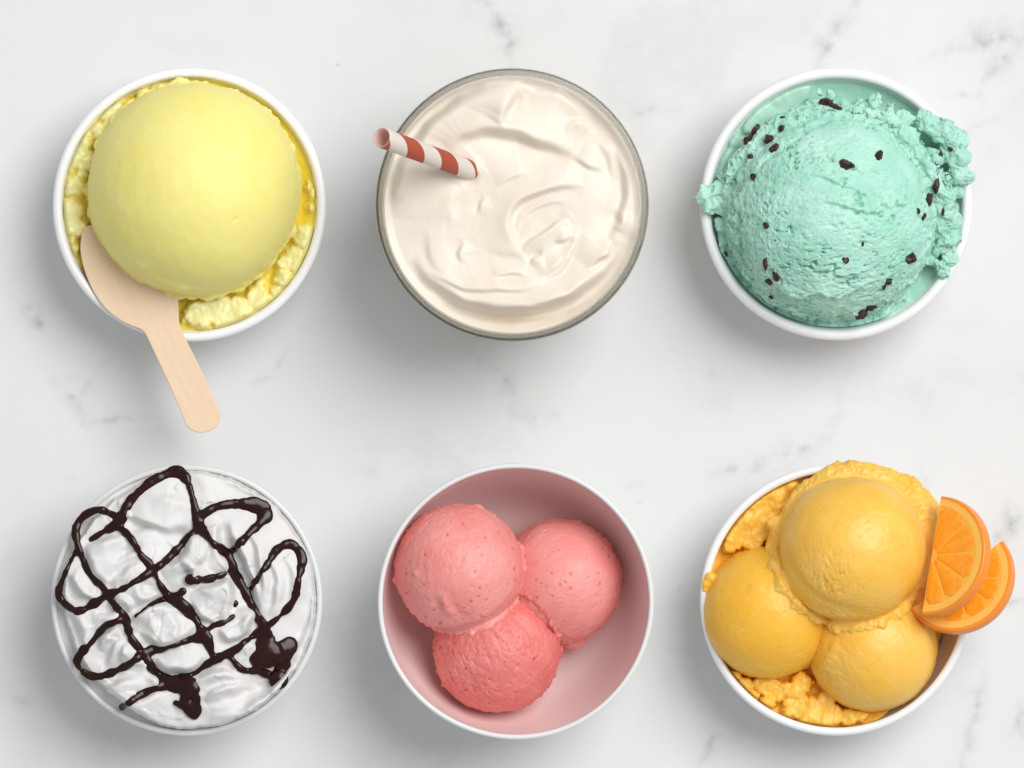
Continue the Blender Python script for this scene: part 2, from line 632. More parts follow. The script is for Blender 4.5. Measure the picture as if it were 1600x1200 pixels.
# ------------------------------------------------------------------ the marble
veins = [  # (points, half width, strength)
    ([(735, -10), (778, 22), (792, 48), (796, 75), (806, 112)], 7, .55), ([(770, 30), (786, 60), (800, 66)], 12, .30),
    ([(985, 182), (1015, 172), (1062, 168)], 5, .35),
    ([(1350, -10), (1318, 32), (1290, 72), (1272, 108)], 10, .36), ([(1300, 60), (1282, 92)], 15, .3),
    ([(1610, 52), (1572, 88), (1548, 112), (1532, 150)], 8, .42), ([(1610, 60), (1550, 62), (1480, 82), (1440, 92)], 9, .33),
    ([(1535, 52), (1556, 66)], 18, .42), ([(1532, 150), (1490, 152), (1460, 142)], 5, .3),
    ([(1610, 40), (1560, 48), (1500, 30)], 14, .15), ([(1480, 205), (1530, 195), (1610, 150)], 16, .15),
    ([(1108, 742), (1140, 740), (1170, 736), (1205, 722), (1262, 700), (1300, 668), (1312, 620)], 9, .30),
    ([(1115, 741), (1160, 737)], 7, .5), ([(1210, 712), (1250, 712)], 18, .3), ([(975, 762), (1000, 756)], 6, .3),
    ([(1610, 812), (1582, 822), (1560, 842), (1540, 868)], 9, .50), ([(1570, 815), (1600, 815)], 20, .25),
    ([(1610, 936), (1580, 942), (1548, 950)], 4, .45), ([(1440, 720), (1446, 770)], 5, .25), ([(1578, 770), (1568, 815)], 5, .25),
    ([(1541, 1050), (1528, 1085), (1526, 1118), (1512, 1160), (1504, 1210)], 8, .42), ([(1524, 1090), (1530, 1112)], 8, .3),
    ([(1598, 1100), (1594, 1135), (1606, 1170)], 10, .42), ([(1130, 1130), (1110, 1165), (1086, 1210)], 9, .35), ([(1160, 1130), (1140, 1170)], 20, .12),
    ([(132, 662), (170, 657), (205, 655), (242, 652)], 5, .42), ([(84, 598), (112, 622), (128, 648), (134, 668)], 7, .45),
    ([(172, 555), (140, 600), (116, 632)], 5, .22), ([(95, 605), (120, 615)], 14, .3),
    ([(450, 546), (436, 566), (420, 588), (398, 598)], 4, .42), ([(38, 470), (58, 510)], 12, .32), ([(55, 500), (66, 516)], 5, .4),
    ([(740, 556), (790, 590), (806, 640), (800, 668)], 16, .22), ([(780, 590), (800, 610)], 9, .25), ([(800, 660), (850, 650), (880, 640)], 14, .18),
    ([(20, 1088), (50, 1104)], 8, .32), ([(100, 744), (132, 748)], 6, .18), ([(560, 690), (590, 770)], 26, .14),
    ([(470, 1112), (505, 1098)], 12, .12), ([(1380, 590), (1420, 600), (1460, 590)], 24, .14), ([(1440, 620), (1480, 640)], 20, .12),
    ([(1110, 580), (1118, 590)], 8, .3), ([(0, 860), (40, 880)], 20, .12), ([(540, 900), (520, 1010)], 30, .12),
    ([(1000, 300), (1010, 330)], 4, .0), ([(700, 700), (820, 712)], 18, .12), ([(390, 10), (420, 16)], 10, .1),
]
specks = [(528, 101, 2.2, .7), (660, 101, 1.6, .5), (1000, 785, 1.8, .7), (1061, 920, 2, .6), (1010, 1004, 2, .4), (836, 652, 2, .4)]
gx = np.linspace(-0.23, 0.23, 521)
gy = np.linspace(-0.18, 0.18, 409)
X, Y = np.meshgrid(gx, gy)
Xf, Yf = X.ravel(), Y.ravel()
px, py = Xf / S + 800, 600 - Yf / S
W = np.stack([px, py, 0 * px], 1)
wx = px + 9 * fbm(W, 40, 4, .55, 21)
wy = py + 9 * fbm(W, 40, 4, .55, 31)
vein = np.zeros(len(px))
br = 0.65 + 1.1 * fbm(W, 26, 3, .6, 41)
for pts, hw, st in veins:
    d, _, t = polydist(wx, wy, catmull(pts, 8), hw * 4)
    d = np.minimum(d, 1e4)
    f = st * (0.55 * np.exp(-(d / hw) ** 2) + 0.45 * np.exp(-np.abs(d) / (hw * 1.6))) * np.where(d < 1e3, 1, 0) * env(np.clip(t, .04, .96), .5)
    vein = vein + f * np.clip(br, .15, 1.4)
for x, y, r_, st in specks:
    vein += st * np.exp(-((px - x) ** 2 + (py - y) ** 2) / r_ ** 2)
vein += 0.10 * ss(0.12, 0.5, fbm(W + 300, 230, 4, .5, 51))
vein = np.clip(1.12 * vein, 0, 1)
nx, ny = len(gx), len(gy)
V = np.stack([Xf, Yf, 0 * Xf], 1)
i, j = np.meshgrid(np.arange(nx - 1), np.arange(ny - 1))
a = (j * nx + i).ravel()
Q = np.stack([a, a + 1, a + nx + 1, a + nx], 1)
# the slab goes on beyond the frame and has a thickness
bx, by, T = 0.60, 0.50, -0.02
ring = [(-.23, -.18, 0), (.23, -.18, 0), (.23, .18, 0), (-.23, .18, 0)]
corner = [0, nx - 1, nx * ny - 1, nx * (ny - 1)]
E = np.array([(-bx, -by, 0), (bx, -by, 0), (bx, by, 0), (-bx, by, 0), (-bx, -by, T), (bx, -by, T), (bx, by, T), (-bx, by, T)])
n0 = len(V)
V = np.vstack([V, E])
ex = []
for k in range(4):
    k2 = (k + 1) % 4
    ex.append([n0 + k, n0 + k2, corner[k2], corner[k]])
    ex.append([n0 + 4 + k, n0 + 4 + k2, n0 + k2, n0 + k])
ex.append([n0 + 7, n0 + 6, n0 + 5, n0 + 4])
o = put('marble_table_top', V, np.vstack([Q, np.array(ex)]), M['marble'], (0, 0, 0), smooth=False, attrs={'vein': np.concatenate([vein, np.zeros(8)])})
o['kind'] = 'structure'
o['label'] = 'white marble slab with faint grey veins'


# ------------------------------------------------------------------ bowls
def bowl(name, label, cx, cy, r, h, lip, rb, m_out, m_in=None, flare=0.55, floor=16, wob=0.004, rim_mat=None, round_bottom=True, sink=0):
    """turned bowl: outer wall, rolled rim, inner wall"""
    fout = Frame(h, sink)
    h = h - sink
    fr = Frame(h)
    base = fr([[cx, cy, 0]])[0]
    e = root(name, base)
    lr = lip / 2
    n = 18
    out, inn = [(0, 2), (rb - 6, 2), (rb - 3, 0), (rb, 1)], []
    for t in np.linspace(0, 1, n):
        if round_bottom:
            rr = rb + (r - lr - rb) * (1 - (1 - t) ** 2) ** flare
        else:
            rr = rb + (r - lr - rb) * t
        out.append((rr + lr * 0.6 * t, 3 + (h - lr - 3) * t))
    ri = rb - 4
    for t in np.linspace(1, 0, n):
        if round_bottom:
            rr = ri + (r - lr - ri) * (1 - (1 - t) ** 2) ** flare
        else:
            rr = ri + (r - lr - ri) * t
        inn.append((rr - lr * 0.6, floor + (h - lr - floor) * t))
    inn += [(ri - 14, floor - 2), (0, floor - 2)]
    v, f = lathe(fr, cx, cy, out, wob=wob)
    put('outer_wall', v, f, m_out, base, e)
    v, f = lathe(fr, cx, cy, inn, wob=wob)
    put('inner_wall', v, f, m_in or m_out, base, e)
    rim = arc(r - lr, h - lr, lr, 0, 360, 20)
    v, f = lathe(fr, cx, cy, rim[::-1], wob=wob, n=200)
    put('rim', v, f, rim_mat or m_out, base, e)
    tag(e, label, 'bowl' if 'bowl' in name else 'cup', {'paper_tub': 'white tubs on the marble', 'ceramic_bowl': 'white bowls on the marble'}.get(name))
    return fout, base


LEMON = (296, 320, 170)
fr, base = bowl('paper_tub', 'round white tub holding the smooth yellow scoop and wooden spoon', 296, 320, 214, 170, 15, 150, M['paper_white'], round_bottom=False, sink=30)
Z1 = lambda x, y: (50 + x * .5165, 80 + y * .5165)

def broken_bed(name, label, cx, cy, rad, discs, level, lift, edge, m_, seed, frame, nr=95, nth=520, deep=None, rough=1.0, cat='sorbet', dip=None, soft=(-1.0, 4.0), rfun=None):
    """a bed of sorbet with ragged broken lumps standing up from the melted layer; discs (x, y, r)"""
    def lump(X, Y):
        P = np.stack([X, Y, 0 * X], 1)
        wx = X + 8 * fbm(P, 17, 4, .6, seed)
        wy = Y + 8 * fbm(P + 40, 17, 4, .6, seed + 4)
        best = np.full(len(X), -50.0)
        acc = np.zeros(len(X))
        for x, y, r_ in discs:
            q = r_ - np.hypot(wx - x, wy - y)
            best = np.maximum(best, q)
        return ss(soft[0], soft[1], best), np.clip(best, 0, 14) / 14, P

    def hfun(X, Y):
        m1, b, P = lump(X, Y)
        r = np.hypot(X - cx, Y - cy)
        h = level + edge * ss(rad - 34, rad, r) + 3 * fbm(P, 34, 3, .5, seed + 8)
        if dip is not None:
            h = h + dip(X, Y)
        crack = ss(.05, .0, np.abs(fbm(P, 34, 2, .45, seed + 20)))
        top = m1 * (lift + 6 * rough * np.sqrt(b) + rough * (1.0 * fbm(P, 9, 2, .5, seed + 16) + 9 * fbm(P, 26, 3, .45, seed + 12) - 2.0 * crack))
        return h + top * (1 - .75 * ss(rad - 7, rad, r))
    V, F = disc_field(cx, cy, rad, nr, nth, hfun, [(rad - 24, level - 25), (rad - 60, level - 66), (0.1, level - 72)], rfun)
    m1, b, _ = lump(V[:, 0], V[:, 1])
    o = put(name, frame(V), F, m_, frame([[cx, cy, level - 72]])[0], attrs={'speck': m1 * (.55 + .45 * b)})
    return tag(o, label, cat)


chunks = [(240, 175, 46), (205, 150, 26), (200, 240, 36), (235, 220, 26), (130, 310, 46), (160, 275, 24), (125, 410, 38), (145, 375, 20), (110, 490, 50), (135, 535, 36),
          (88, 420, 22), (180, 330, 34), (118, 605, 22), (178, 420, 30), (150, 350, 22), (330, 125, 20), (370, 115, 22), (190, 500, 26), (120, 575, 18),
          (820, 560, 42), (842, 600, 30), (790, 615, 36), (762, 690, 34), (735, 720, 20), (680, 745, 42), (625, 775, 42), (560, 785, 54), (505, 795, 44), (600, 815, 30),
          (520, 822, 26), (472, 800, 22), (806, 655, 28), (655, 790, 26), (700, 770, 20), (838, 405, 14), (842, 470, 16), (770, 650, 26), (835, 545, 22), (560, 830, 18), (640, 815, 16), (720, 752, 18), (790, 690, 18)]
broken_bed('sorbet_bed', 'deep yellow melted sorbet with pale broken lumps lining the tub around the yellow scoop', 296, 320, 198,
           [(*Z1(x, y), r_ * .5165 * 1.0) for x, y, r_ in chunks + [(260, 110, 26), (300, 100, 18), (150, 240, 30), (95, 350, 34), (90, 545, 26), (105, 640, 22), (60, 470, 20), (850, 430, 16), (760, 640, 30), (690, 705, 24), (740, 740, 24)]], 142, 15, 10, M['lemon_bed'], 600, fr, soft=(-4.0, 7.0), rough=.85)

# --- lemon scoop
cx, cy, ch, rad = 304, 296, 182, 165
bl = [(cx, cy, ch, rad, rad, rad * .98)]
for k in range(150):     # thin torn foot around the widest line, thicker at the front and the back left
    an = 2 * math.pi * k / 150
    w_ = .25 + .75 * max(ss(.6, 1, math.cos(an - 1.5)), ss(.8, 1, math.cos(an + 2.0)))
    u = R.uniform(2.5, 7.5) * w_ + 2
    bl.append((cx + (rad - 1.5) * math.cos(an), cy + (rad - 1.5) * math.sin(an), ch - 4 - R.uniform(0, 12), u * 1.3, u * 1.3, u * .7))
V, F = join_blobs(bl)
v, q = remesh(V, F, 2.3, 4)
n = normals(v, q)
up = np.clip((v[:, 2] - ch) / rad, -1, 1)
foot = ss(.30, .05, up)
disp = 2.2 * fbm(v, 110, 3, .5, 12) + .5 * fbm(v * np.array([1, .5, 1]), 20, 3, .5, 13) + np.exp(-((up + .02) / .07) ** 2) * (1.0 + 9 * np.maximum(0, fbm(v, 34, 4, .6, 18))) + 0.22 * fbm(v, 9, 3, .5, 14) + foot * 2.6 * fbm(v, 14, 4, .6, 16)
ptx = (np.array([330, 80 + 0, 60]))
disp += step_stroke(v[:, 0], v[:, 1], [(196, 395), (232, 425), (280, 446), (340, 452), (400, 432)], 2.2, 1.5, 10, 1)
disp += ridge_stroke(v[:, 0], v[:, 1], [(212, 405), (225, 418), (240, 424)], 2.0, 4) + ridge_stroke(v[:, 0], v[:, 1], [(262, 447), (280, 451), (300, 452)], 2.5, 4)
disp += ridge_stroke(v[:, 0], v[:, 1], [(372, 344), (378, 348)], -1.5, 4)
v = v + n * disp[:, None]
v[:, 2] = np.maximum(v[:, 2], 60)
o = put('ice_cream_scoop', fr(v), q, M['lemon'], fr([[cx, cy, ch - rad]])[0])
tag(o, 'large smooth pale yellow sorbet scoop filling a white tub', 'ice cream')

# --- wooden spoon
fr = Frame(172, 30)
left = [(150, 548), (146, 600), (158, 660), (185, 725), (225, 780), (275, 818), (322, 838), (338, 848), (352, 872), (400, 975), (455, 1100)]
end = [(466, 1128), (485, 1147), (515, 1154), (545, 1146), (564, 1128), (571, 1100)]
right = [(560, 1070), (510, 960), (460, 860), (446, 825), (444, 790), (440, 740), (425, 690), (390, 630), (330, 570), (260, 530), (200, 522), (165, 530)]
outl = np.array([Z1(x, y) for x, y in left + end + right])
outl = np.vstack([catmull(np.vstack([outl, outl[:1]]), 3)[:-1]])
keep = [0]
for k in range(1, len(outl)):
    if np.hypot(*(outl[k] - outl[keep[-1]])) > 1.2:
        keep.append(k)
outl = outl[keep]
cxs, cys = 235, 500


def spoon_h(x, y):
    # along the handle axis: slightly dished bowl, handle rising a little outward
    ax = np.array([0.42, 0.907])
    t = (x - 230) * ax[0] + (y - 505) * ax[1]
    sdw = (x - 230) * ax[1] - (y - 505) * ax[0]
    return 172.5 + 0.045 * t + np.where(t < 0, 0.00045 * sdw ** 2 - 0.0002 * t ** 2, 0) * ss(0, -40, t)


nO = len(outl)
rings = []
ctr = outl.mean(0)
bv = 1.0
# cross-section: bottom inset, bottom, top, top inset
from mathutils import Vector
tng = np.roll(outl, -1, 0) - np.roll(outl, 1, 0)
nrm = np.stack([tng[:, 1], -tng[:, 0]], 1) / np.linalg.norm(tng, axis=1)[:, None]
area = 0.5 * np.sum(outl[:, 0] * np.roll(outl[:, 1], -1) - np.roll(outl[:, 0], -1) * outl[:, 1])
if area < 0:
    nrm = -nrm
bm = bmesh.new()
def ringverts(inset, dh):
    pp = outl - nrm * inset
    hh = spoon_h(pp[:, 0], pp[:, 1]) + dh
    w = fr(np.column_stack([pp, hh]))
    return [bm.verts.new(tuple(x)) for x in w]
rg = [ringverts(1.2, 0), ringverts(0, 1.1), ringverts(0, 5.2), ringverts(1.2, 6.3)]
for a_, b_ in zip(rg[:-1], rg[1:]):
    for k in range(nO):
        bm.faces.new((a_[k], a_[(k + 1) % nO], b_[(k + 1) % nO], b_[k]))
for loop_, dh in ((rg[0], 0), (rg[3], 6.3)):
    es = [bm.edges.get((loop_[k], loop_[(k + 1) % nO])) for k in range(nO)]
    bmesh.ops.triangle_fill(bm, edges=es, use_beauty=True, use_dissolve=False)
bmesh.ops.recalc_face_normals(bm, faces=bm.faces[:])
base = Vector(fr([[cxs, cys, 172]])[0])
bmesh.ops.translate(bm, verts=bm.verts[:], vec=-base)
me = bpy.data.meshes.new('wooden_spoon')
bm.to_mesh(me)
bm.free()
me.materials.append(M['wood'])
o = link('wooden_spoon', me, base)
tag(o, 'flat pale wooden spoon tucked under the yellow scoop, handle over tub edge', 'spoon')

# ------------------------------------------------------------------ milkshake in a glass
GH = 300
fr = Frame(GH)
gx_, gy_ = 800, 320
base = fr([[gx_, gy_, 0]])[0]
wall = 12
prof = [(0, 4), (150, 4), (156, 0), (166, 3)]
for t in np.linspace(0.03, 1, 14):
    prof.append((166 + 48 * t ** .8, 3 + (GH - 10) * t))
prof[-1] = (214, GH - 8)
prof += arc(214 - wall / 2, GH - 8, wall / 2, 0, 180, 12, 8)[1:]
for t in np.linspace(0.97, 0.0, 14):
    prof.append((166 - wall + 48 * t ** .8, 34 + (GH - 42) * t))
prof += [(100, 30), (0, 30)]
v, f = lathe(fr, gx_, gy_, prof, n=200)
o = put('drinking_glass', v, f, M['glass'], base)
tag(o, 'clear thick-rimmed drinking glass full of vanilla milkshake', 'glass')

Z2 = lambda L: [(550 + x / 2.5, 80 + y / 2.5) for x, y in L]
steps = [  # points (zoom), height, sharpness, decay, raised side (+1 = right of travel)
    ([(230, 800), (300, 905), (400, 965), (500, 1000), (600, 1015), (720, 1008), (850, 970), (960, 895), (1045, 795), (1090, 690)], 13, 2.2, 22, -1),
    ([(140, 640), (165, 500), (230, 360), (330, 245), (450, 170), (600, 120), (700, 120)], 12, 3.0, 26, 1),
    ([(395, 390), (430, 340), (500, 318), (580, 315), (650, 328), (740, 365), (800, 380), (870, 415)], 9, 2.0, 24, -1),
    ([(665, 130), (630, 190), (595, 262), (580, 290)], 9, 1.6, 20, 1),
    ([(690, 150), (780, 150), (860, 190), (930, 260)], 5, 2.5, 20, 1),
    ([(820, 290), (880, 265), (930, 290), (950, 330)], 3.5, 2, 14, 1),
    ([(665, 780), (632, 730), (618, 670), (640, 610), (700, 568), (790, 540), (900, 525)], 6, 1.3, 16, -1),
    ([(640, 765), (650, 700), (690, 640), (760, 600), (850, 590)], 2.5, 1.2, 9, -1),
    ([(665, 775), (730, 715), (800, 665), (850, 650)], 4.5, 1.0, 10, 1),
    ([(790, 735), (825, 742), (860, 720)], 4, 1.0, 8, -1),
    ([(690, 830), (720, 795), (750, 790)], 4, 1.0, 8, 1),
    ([(740, 905), (810, 860), (860, 790), (890, 700)], 3.2, 1.2, 12, -1),
    ([(730, 890), (790, 850), (830, 800)], 2.4, 1.0, 8, -1),
    ([(920, 855), (960, 820), (1000, 795), (1020, 740)], 5, 1.4, 12, -1),
    ([(1000, 740), (1030, 680), (1065, 590), (1060, 500), (1025, 380)], 6, 1.8, 16, 1),
    ([(1020, 690), (1045, 650), (1055, 620)], 6, 2.0, 10, 1),
    ([(290, 870), (400, 915), (520, 940), (640, 935), (760, 905)], 3.5, 1.5, 14, -1),
    ([(560, 890), (620, 870), (680, 875)], 3, 1.0, 9, -1),
    ([(430, 830), (410, 790), (430, 740)], 2.5, 1.2, 9, 1),
    ([(395, 660), (400, 600), (430, 540)], 2.5, 2.5, 12, -1),
    ([(495, 640), (505, 590), (520, 560)], 2.0, 1.0, 7, 1),
    ([(560, 530), (610, 500), (680, 480)], 2.2, 1.5, 10, -1),
    ([(150, 560), (190, 500), (200, 430)], 3, 2.2, 12, 1),
    ([(860, 410), (930, 450), (990, 460)], 3.0, 1.6, 12, -1),
    ([(960, 360), (1000, 420), (1010, 500)], 3, 2, 12, -1),
    ([(700, 985), (790, 975), (870, 940), (960, 870)], 3, 1.6, 8, -1),
    ([(360, 880), (300, 800), (290, 700)], 2.5, 3, 18, 1),
    ([(520, 780), (640, 800), (690, 830)], 1.8, 2.5, 14, -1),
]


def shake_h(X, Y):
    P = np.stack([X, Y, 0 * X], 1)
    r = np.hypot(X - gx_, Y - gy_)
    wx = X + 6 * fbm(P, 50, 2, .4, 71)
    wy = Y + 6 * fbm(P, 50, 2, .4, 75)
    h = GH - 27 + 10 * fbm(P, 130, 2, .4, 77) + 6 * ss(190, 120, r)
    for pts, A, wsx, wd, side in steps:
        h = h + step_stroke(wx, wy, Z2(pts), A * (3.0 if A > 5.5 else 2.4), wsx * (1.7 if A > 5.5 else 1.15), wd * 1.5, side, .75)
    h = h + ridge_stroke(wx, wy, Z2([(655, 160), (625, 215), (600, 262)]), -9, 6)
    h = h + ridge_stroke(wx, wy, Z2([(1050, 640), (1035, 685)]), -7, 5)
    h = h + ridge_stroke(wx, wy, Z2([(705, 805), (745, 790)]), -6, 4)
    h = h + ridge_stroke(wx, wy, Z2([(430, 520), (470, 500), (490, 470)]), -7, 7)
    h = h + ridge_stroke(wx, wy, Z2([(300, 925), (420, 1000), (560, 1035), (720, 1030), (860, 990), (970, 915)]), -14, 9)
    h = h + ridge_stroke(wx, wy, Z2([(190, 440), (270, 300), (380, 190), (520, 125)]), -12, 10)
    # fine trailing lines along the swirl
    an = np.arctan2(Y - 370, X - 855)
    rr = np.hypot(X - 855, Y - 370)
    sw = np.stack([rr / 6.0, an * 1.6, 0 * X], 1)
    h = h + 0.55 * pn(sw * np.array([.7, 1, 1]), 81) * ss(0, 40, rr) * (0.4 + ss(-.2, .4, fbm(P, 60, 2, .5, 84)))
    h = h + 1.0 * fbm(P, 45, 2, .4, 87) + 4.5 * np.exp(-(((X - 744) / 9) ** 2 + ((Y - 262) / 13) ** 2))
    return h * 1.0 + 6 * ss(188, 201, r)


shake_h = softened(shake_h, gx_, gy_, 202, 1.1)
V, F = disc_field(gx_, gy_, 201.6, 150, 540, shake_h, [(166 - wall + 48 * t_ ** .8 + .8, 34 + (GH - 42) * t_) for t_ in np.linspace(.86, .02, 10)] + [(0.1, 36)])
o = put('milkshake', fr(V), F, M['shake'], fr([[gx_, gy_, 38]])[0])
tag(o, 'creamy off-white milkshake with swirled top inside the glass', 'milkshake')

# straw
def Pw(px_, py_, h_):
    return Frame(h_)([[px_, py_, h_]])[0]
A_ = Pw(596, 215, GH + 190)
B_ = Pw(738, 267, GH - 34)
dirv = (A_ - B_)
L = np.linalg.norm(dirv)
dirv /= L
B2 = B_ - dirv * 0.045
L2 = L + 0.045
r0, r1 = 15.2 * S, 14.0 * S
n_ = 48
prof = []
nz = 60
V = []
th = np.linspace(0, 2 * np.pi, n_, endpoint=False)
zs = np.linspace(0, L2, nz)
rings = [(r0, z) for z in zs] + [(r1, z) for z in zs[::-1]]
for r_, z in rings:
    V.append(np.stack([r_ * np.cos(th), r_ * np.sin(th), np.full(n_, z)], 1))
V = np.vstack(V)
m_ = len(rings)
i = np.arange(m_)[:, None] * n_
i2 = ((np.arange(m_) + 1) % m_)[:, None] * n_
j = np.arange(n_)[None]
Q = np.stack([i + j, i + (j + 1) % n_, i2 + (j + 1) % n_, i2 + j], -1).reshape(-1, 4)
fm = np.repeat(np.where(np.arange(m_) >= nz - 1, 1, 0), n_)
me = mesh_np('paper_straw', V, Q, [M['straw'], M['straw_in']], fmat=fm)
o = link('paper_straw', me, B2)
o.rotation_mode = 'QUATERNION'
o.rotation_quaternion = Vector(tuple(dirv)).to_track_quat('Z', 'Y')
tag(o, 'red and white striped paper straw leaning in the milkshake', 'straw')

# ------------------------------------------------------------------ mint chocolate chip
MH = 165
fr, base = bowl('paper_tub', 'white tub with broad rolled rim holding mint green ice cream', 1307, 319, 213, MH, 17, 150, M['paper_white'], round_bottom=False, wob=0.006, sink=22)
Z3 = lambda x, y: (1060 + x / 2.5, 80 + y / 2.5)


mint_d = [(*Z3(x, y), r_ / 2.5) for x, y, r_ in [(470, 160, 50), (410, 205, 60), (350, 240, 60), (300, 285, 50), (440, 230, 60), (880, 850, 70), (930, 800, 60), (840, 930, 60), (200, 420, 50), (180, 480, 40),
          (1075, 620, 40), (230, 350, 40), (800, 990, 50), (160, 560, 40)]]
broken_bed('melted_ice_cream', 'smooth pale green melted ice cream pooled along the mint tub edge', 1307, 319, 196, mint_d, 132, 12, 10, M['mint_melt'], 640, fr, rough=.25, cat='ice cream')

mroot = root('mint_ice_cream', fr([[1307, 319, 30]])[0])
tag(mroot, 'rough mint green ice cream scoop flecked with dark chocolate chips', 'ice cream')


def blobs3(L, jit=5):
    out = []
    for x, y, r_, h in L:
        X0, Y0 = Z3(x, y)
        rr = r_ / 2.5
        out.append((X0, Y0, h, rr * 1.12, rr * R.uniform(.85, 1.1), rr * .85, R.uniform(0, 3)))
        for _ in range(2):
            q_ = R.uniform(.4, .6) * rr
            an = R.uniform(0, 6.28)
            out.append((X0 + math.cos(an) * rr * .7, Y0 + math.sin(an) * rr * .7, h + R.uniform(-.2, .5) * rr, q_, q_ * .8, q_, R.uniform(0, 3)))
    return out


def path3(L, flat=1.0, jit=.05):
    return chain([(Z3(x, y)[0], Z3(x, y)[1], h, r_ / 2.5) for x, y, r_, h in L], flat, 5, jit)


bl = [(1297, 338, 168, 165, 162, 142)]
bl += path3([(205, 640, 34, 170), (205, 560, 40, 178), (235, 470, 44, 184), (275, 400, 46, 188), (340, 335, 46, 192), (430, 285, 46, 196), (540, 250, 44, 198), (650, 250, 42, 198),
             (760, 275, 44, 198), (860, 325, 46, 198), (940, 400, 46, 198), (1000, 490, 46, 196), (1035, 590, 44, 192), (1030, 680, 40, 184)])
bl += path3([(180, 700, 34, 158), (200, 800, 34, 150), (240, 880, 34, 144), (300, 955, 34, 142), (380, 1015, 34, 142), (480, 1050, 32, 142), (600, 1062, 34, 142), (700, 1060, 34, 142), (800, 1040, 34, 146)])
right_chunk = blobs3([(985, 290, 46, 192), (1030, 320, 52, 194), (1075, 345, 52, 194), (1085, 420, 50, 192), (1095, 490, 42, 188), (1080, 540, 32, 182), (960, 270, 40, 188), (1050, 390, 40, 188)])
left_chunk = blobs3([(105, 570, 42, 172), (135, 600, 38, 172), (150, 550, 42, 174), (185, 600, 42, 172), (190, 680, 36, 166), (200, 740, 30, 158), (170, 500, 30, 172)])
top_bits = blobs3([(548, 165, 13, 196), (592, 175, 20, 194), (525, 205, 24, 192), (760, 190, 28, 192), (640, 215, 26, 190), (700, 215, 26, 190), (820, 230, 30, 190), (460, 255, 36, 190), (880, 270, 34, 190), (400, 280, 34, 186)])
low_chunk = blobs3([(1020, 690, 50, 170), (1060, 660, 42, 172), (1055, 735, 46, 170), (1005, 765, 38, 166), (1030, 850, 32, 164), (1065, 800, 34, 168), (990, 810, 26, 160)])
fringe = blobs3([(800, 1045, 24, 146), (775, 1062, 14, 146), (500, 1072, 18, 142)])
bl += left_chunk + top_bits + fringe + right_chunk + low_chunk
V, F = join_blobs(bl)
v, q = remesh(V, F, 1.7, 5)
wv = np.stack([fbm(v, 24, 3, .55, 170 + 10 * k) for k in range(3)], 1)
wv2 = np.stack([fbm(v, 9, 2, .55, 190 + 10 * k) for k in range(3)], 1)
outm = ss(.86, 1.02, np.hypot((v[:, 0] - 1299) / 158, (v[:, 1] - 338) / 158))[:, None]
v = v + outm * (9 * wv + 2.2 * wv2)
n = normals(v, q)
X, Y = v[:, 0], v[:, 1]
dist = np.hypot((X - 1299) / 158, (Y - 338) / 158)
ins = ss(.98, .86, dist) * ss(170, 190, v[:, 2])
A1 = v * np.array([1 / 2.4, 1.0, 1.0])              # the scoop dragged sideways: pits run across
A1 = A1 + np.array([0, 1, 0]) * (A1[:, :1] * .25)
pit = fbm(A1, 8.5, 4, .62, 101)
pit2 = fbm(A1, 4.2, 3, .6, 106)
regn = fbm(v, 70, 2, .5, 109)
rough = 1 - ins
disp = 2.2 * fbm(v, 45, 3, .5, 111)
disp -= (4.5 + 5.5 * ss(-.1, .35, regn)) * ss(.14, .48, pit) * (0.2 + .8 * ss(-.3, .15, regn))
disp *= 1 - .45 * rough
disp += 1.6 * ss(.1, .6, -pit) * (1 - .6 * rough)
disp -= 2.0 * ss(.15, .5, pit2)
disp += rough * (1.2 * fbm(v, 16, 3, .55, 115) - 1.0 * ss(.1, .5, fbm(v, 6, 2, .5, 118)))
Wx = X + 4 * fbm(v, 14, 3, .6, 121)
Wy = Y + 4 * fbm(v, 14, 3, .6, 125)
z3l = lambda L: [Z3(*t) for t in L]
disp += step_stroke(Wx, Wy, z3l([(340, 890), (400, 935), (470, 960), (540, 945), (620, 965), (700, 925), (760, 900)]), 9, .8, 12, -1, .9)
disp += step_stroke(Wx, Wy, z3l([(560, 850), (620, 875), (690, 870), (740, 850)]), 7, .8, 8, -1, .9)
disp += step_stroke(Wx, Wy, z3l([(540, 600), (620, 610), (700, 640), (790, 630)]), 6, .8, 8, -1, .9)
disp += step_stroke(Wx, Wy, z3l([(500, 490), (570, 510), (640, 540), (700, 550)]), 6, .8, 8, -1, .9)
disp += ridge_stroke(Wx, Wy, z3l([(290, 500), (330, 430), (400, 380), (500, 310), (600, 270)]), -6, 5)
disp += ridge_stroke(Wx, Wy, z3l([(620, 225), (700, 245), (790, 275), (870, 320)]), -5, 4)
disp += ridge_stroke(Wx, Wy, z3l([(800, 300), (880, 370), (940, 470), (975, 580)]), -4, 6)
disp += ridge_stroke(X, Y, z3l([(930, 320), (985, 385), (1030, 470), (1062, 560)]), -16, 6)
disp += ridge_stroke(Wx, Wy, z3l([(225, 600), (225, 700), (240, 800), (280, 890)]), -5, 4)
disp = np.clip(disp, -18, 8)
v = v + n * disp[:, None]
# keep what hangs low inside the tub
rr = np.hypot(v[:, 0] - 1307, v[:, 1] - 319)
low = ss(170, 155, v[:, 2])
lim = 1 - low * (1 - np.minimum(1, 192 / np.maximum(rr, 1)))
v[:, 2] = np.maximum(v[:, 2], 48)
v[:, 0] = 1307 + (v[:, 0] - 1307) * lim
v[:, 1] = 319 + (v[:, 1] - 319) * lim
put('scoop', fr(v), q, M['mint'], np.array(mroot.location), mroot)
MINT_V = v
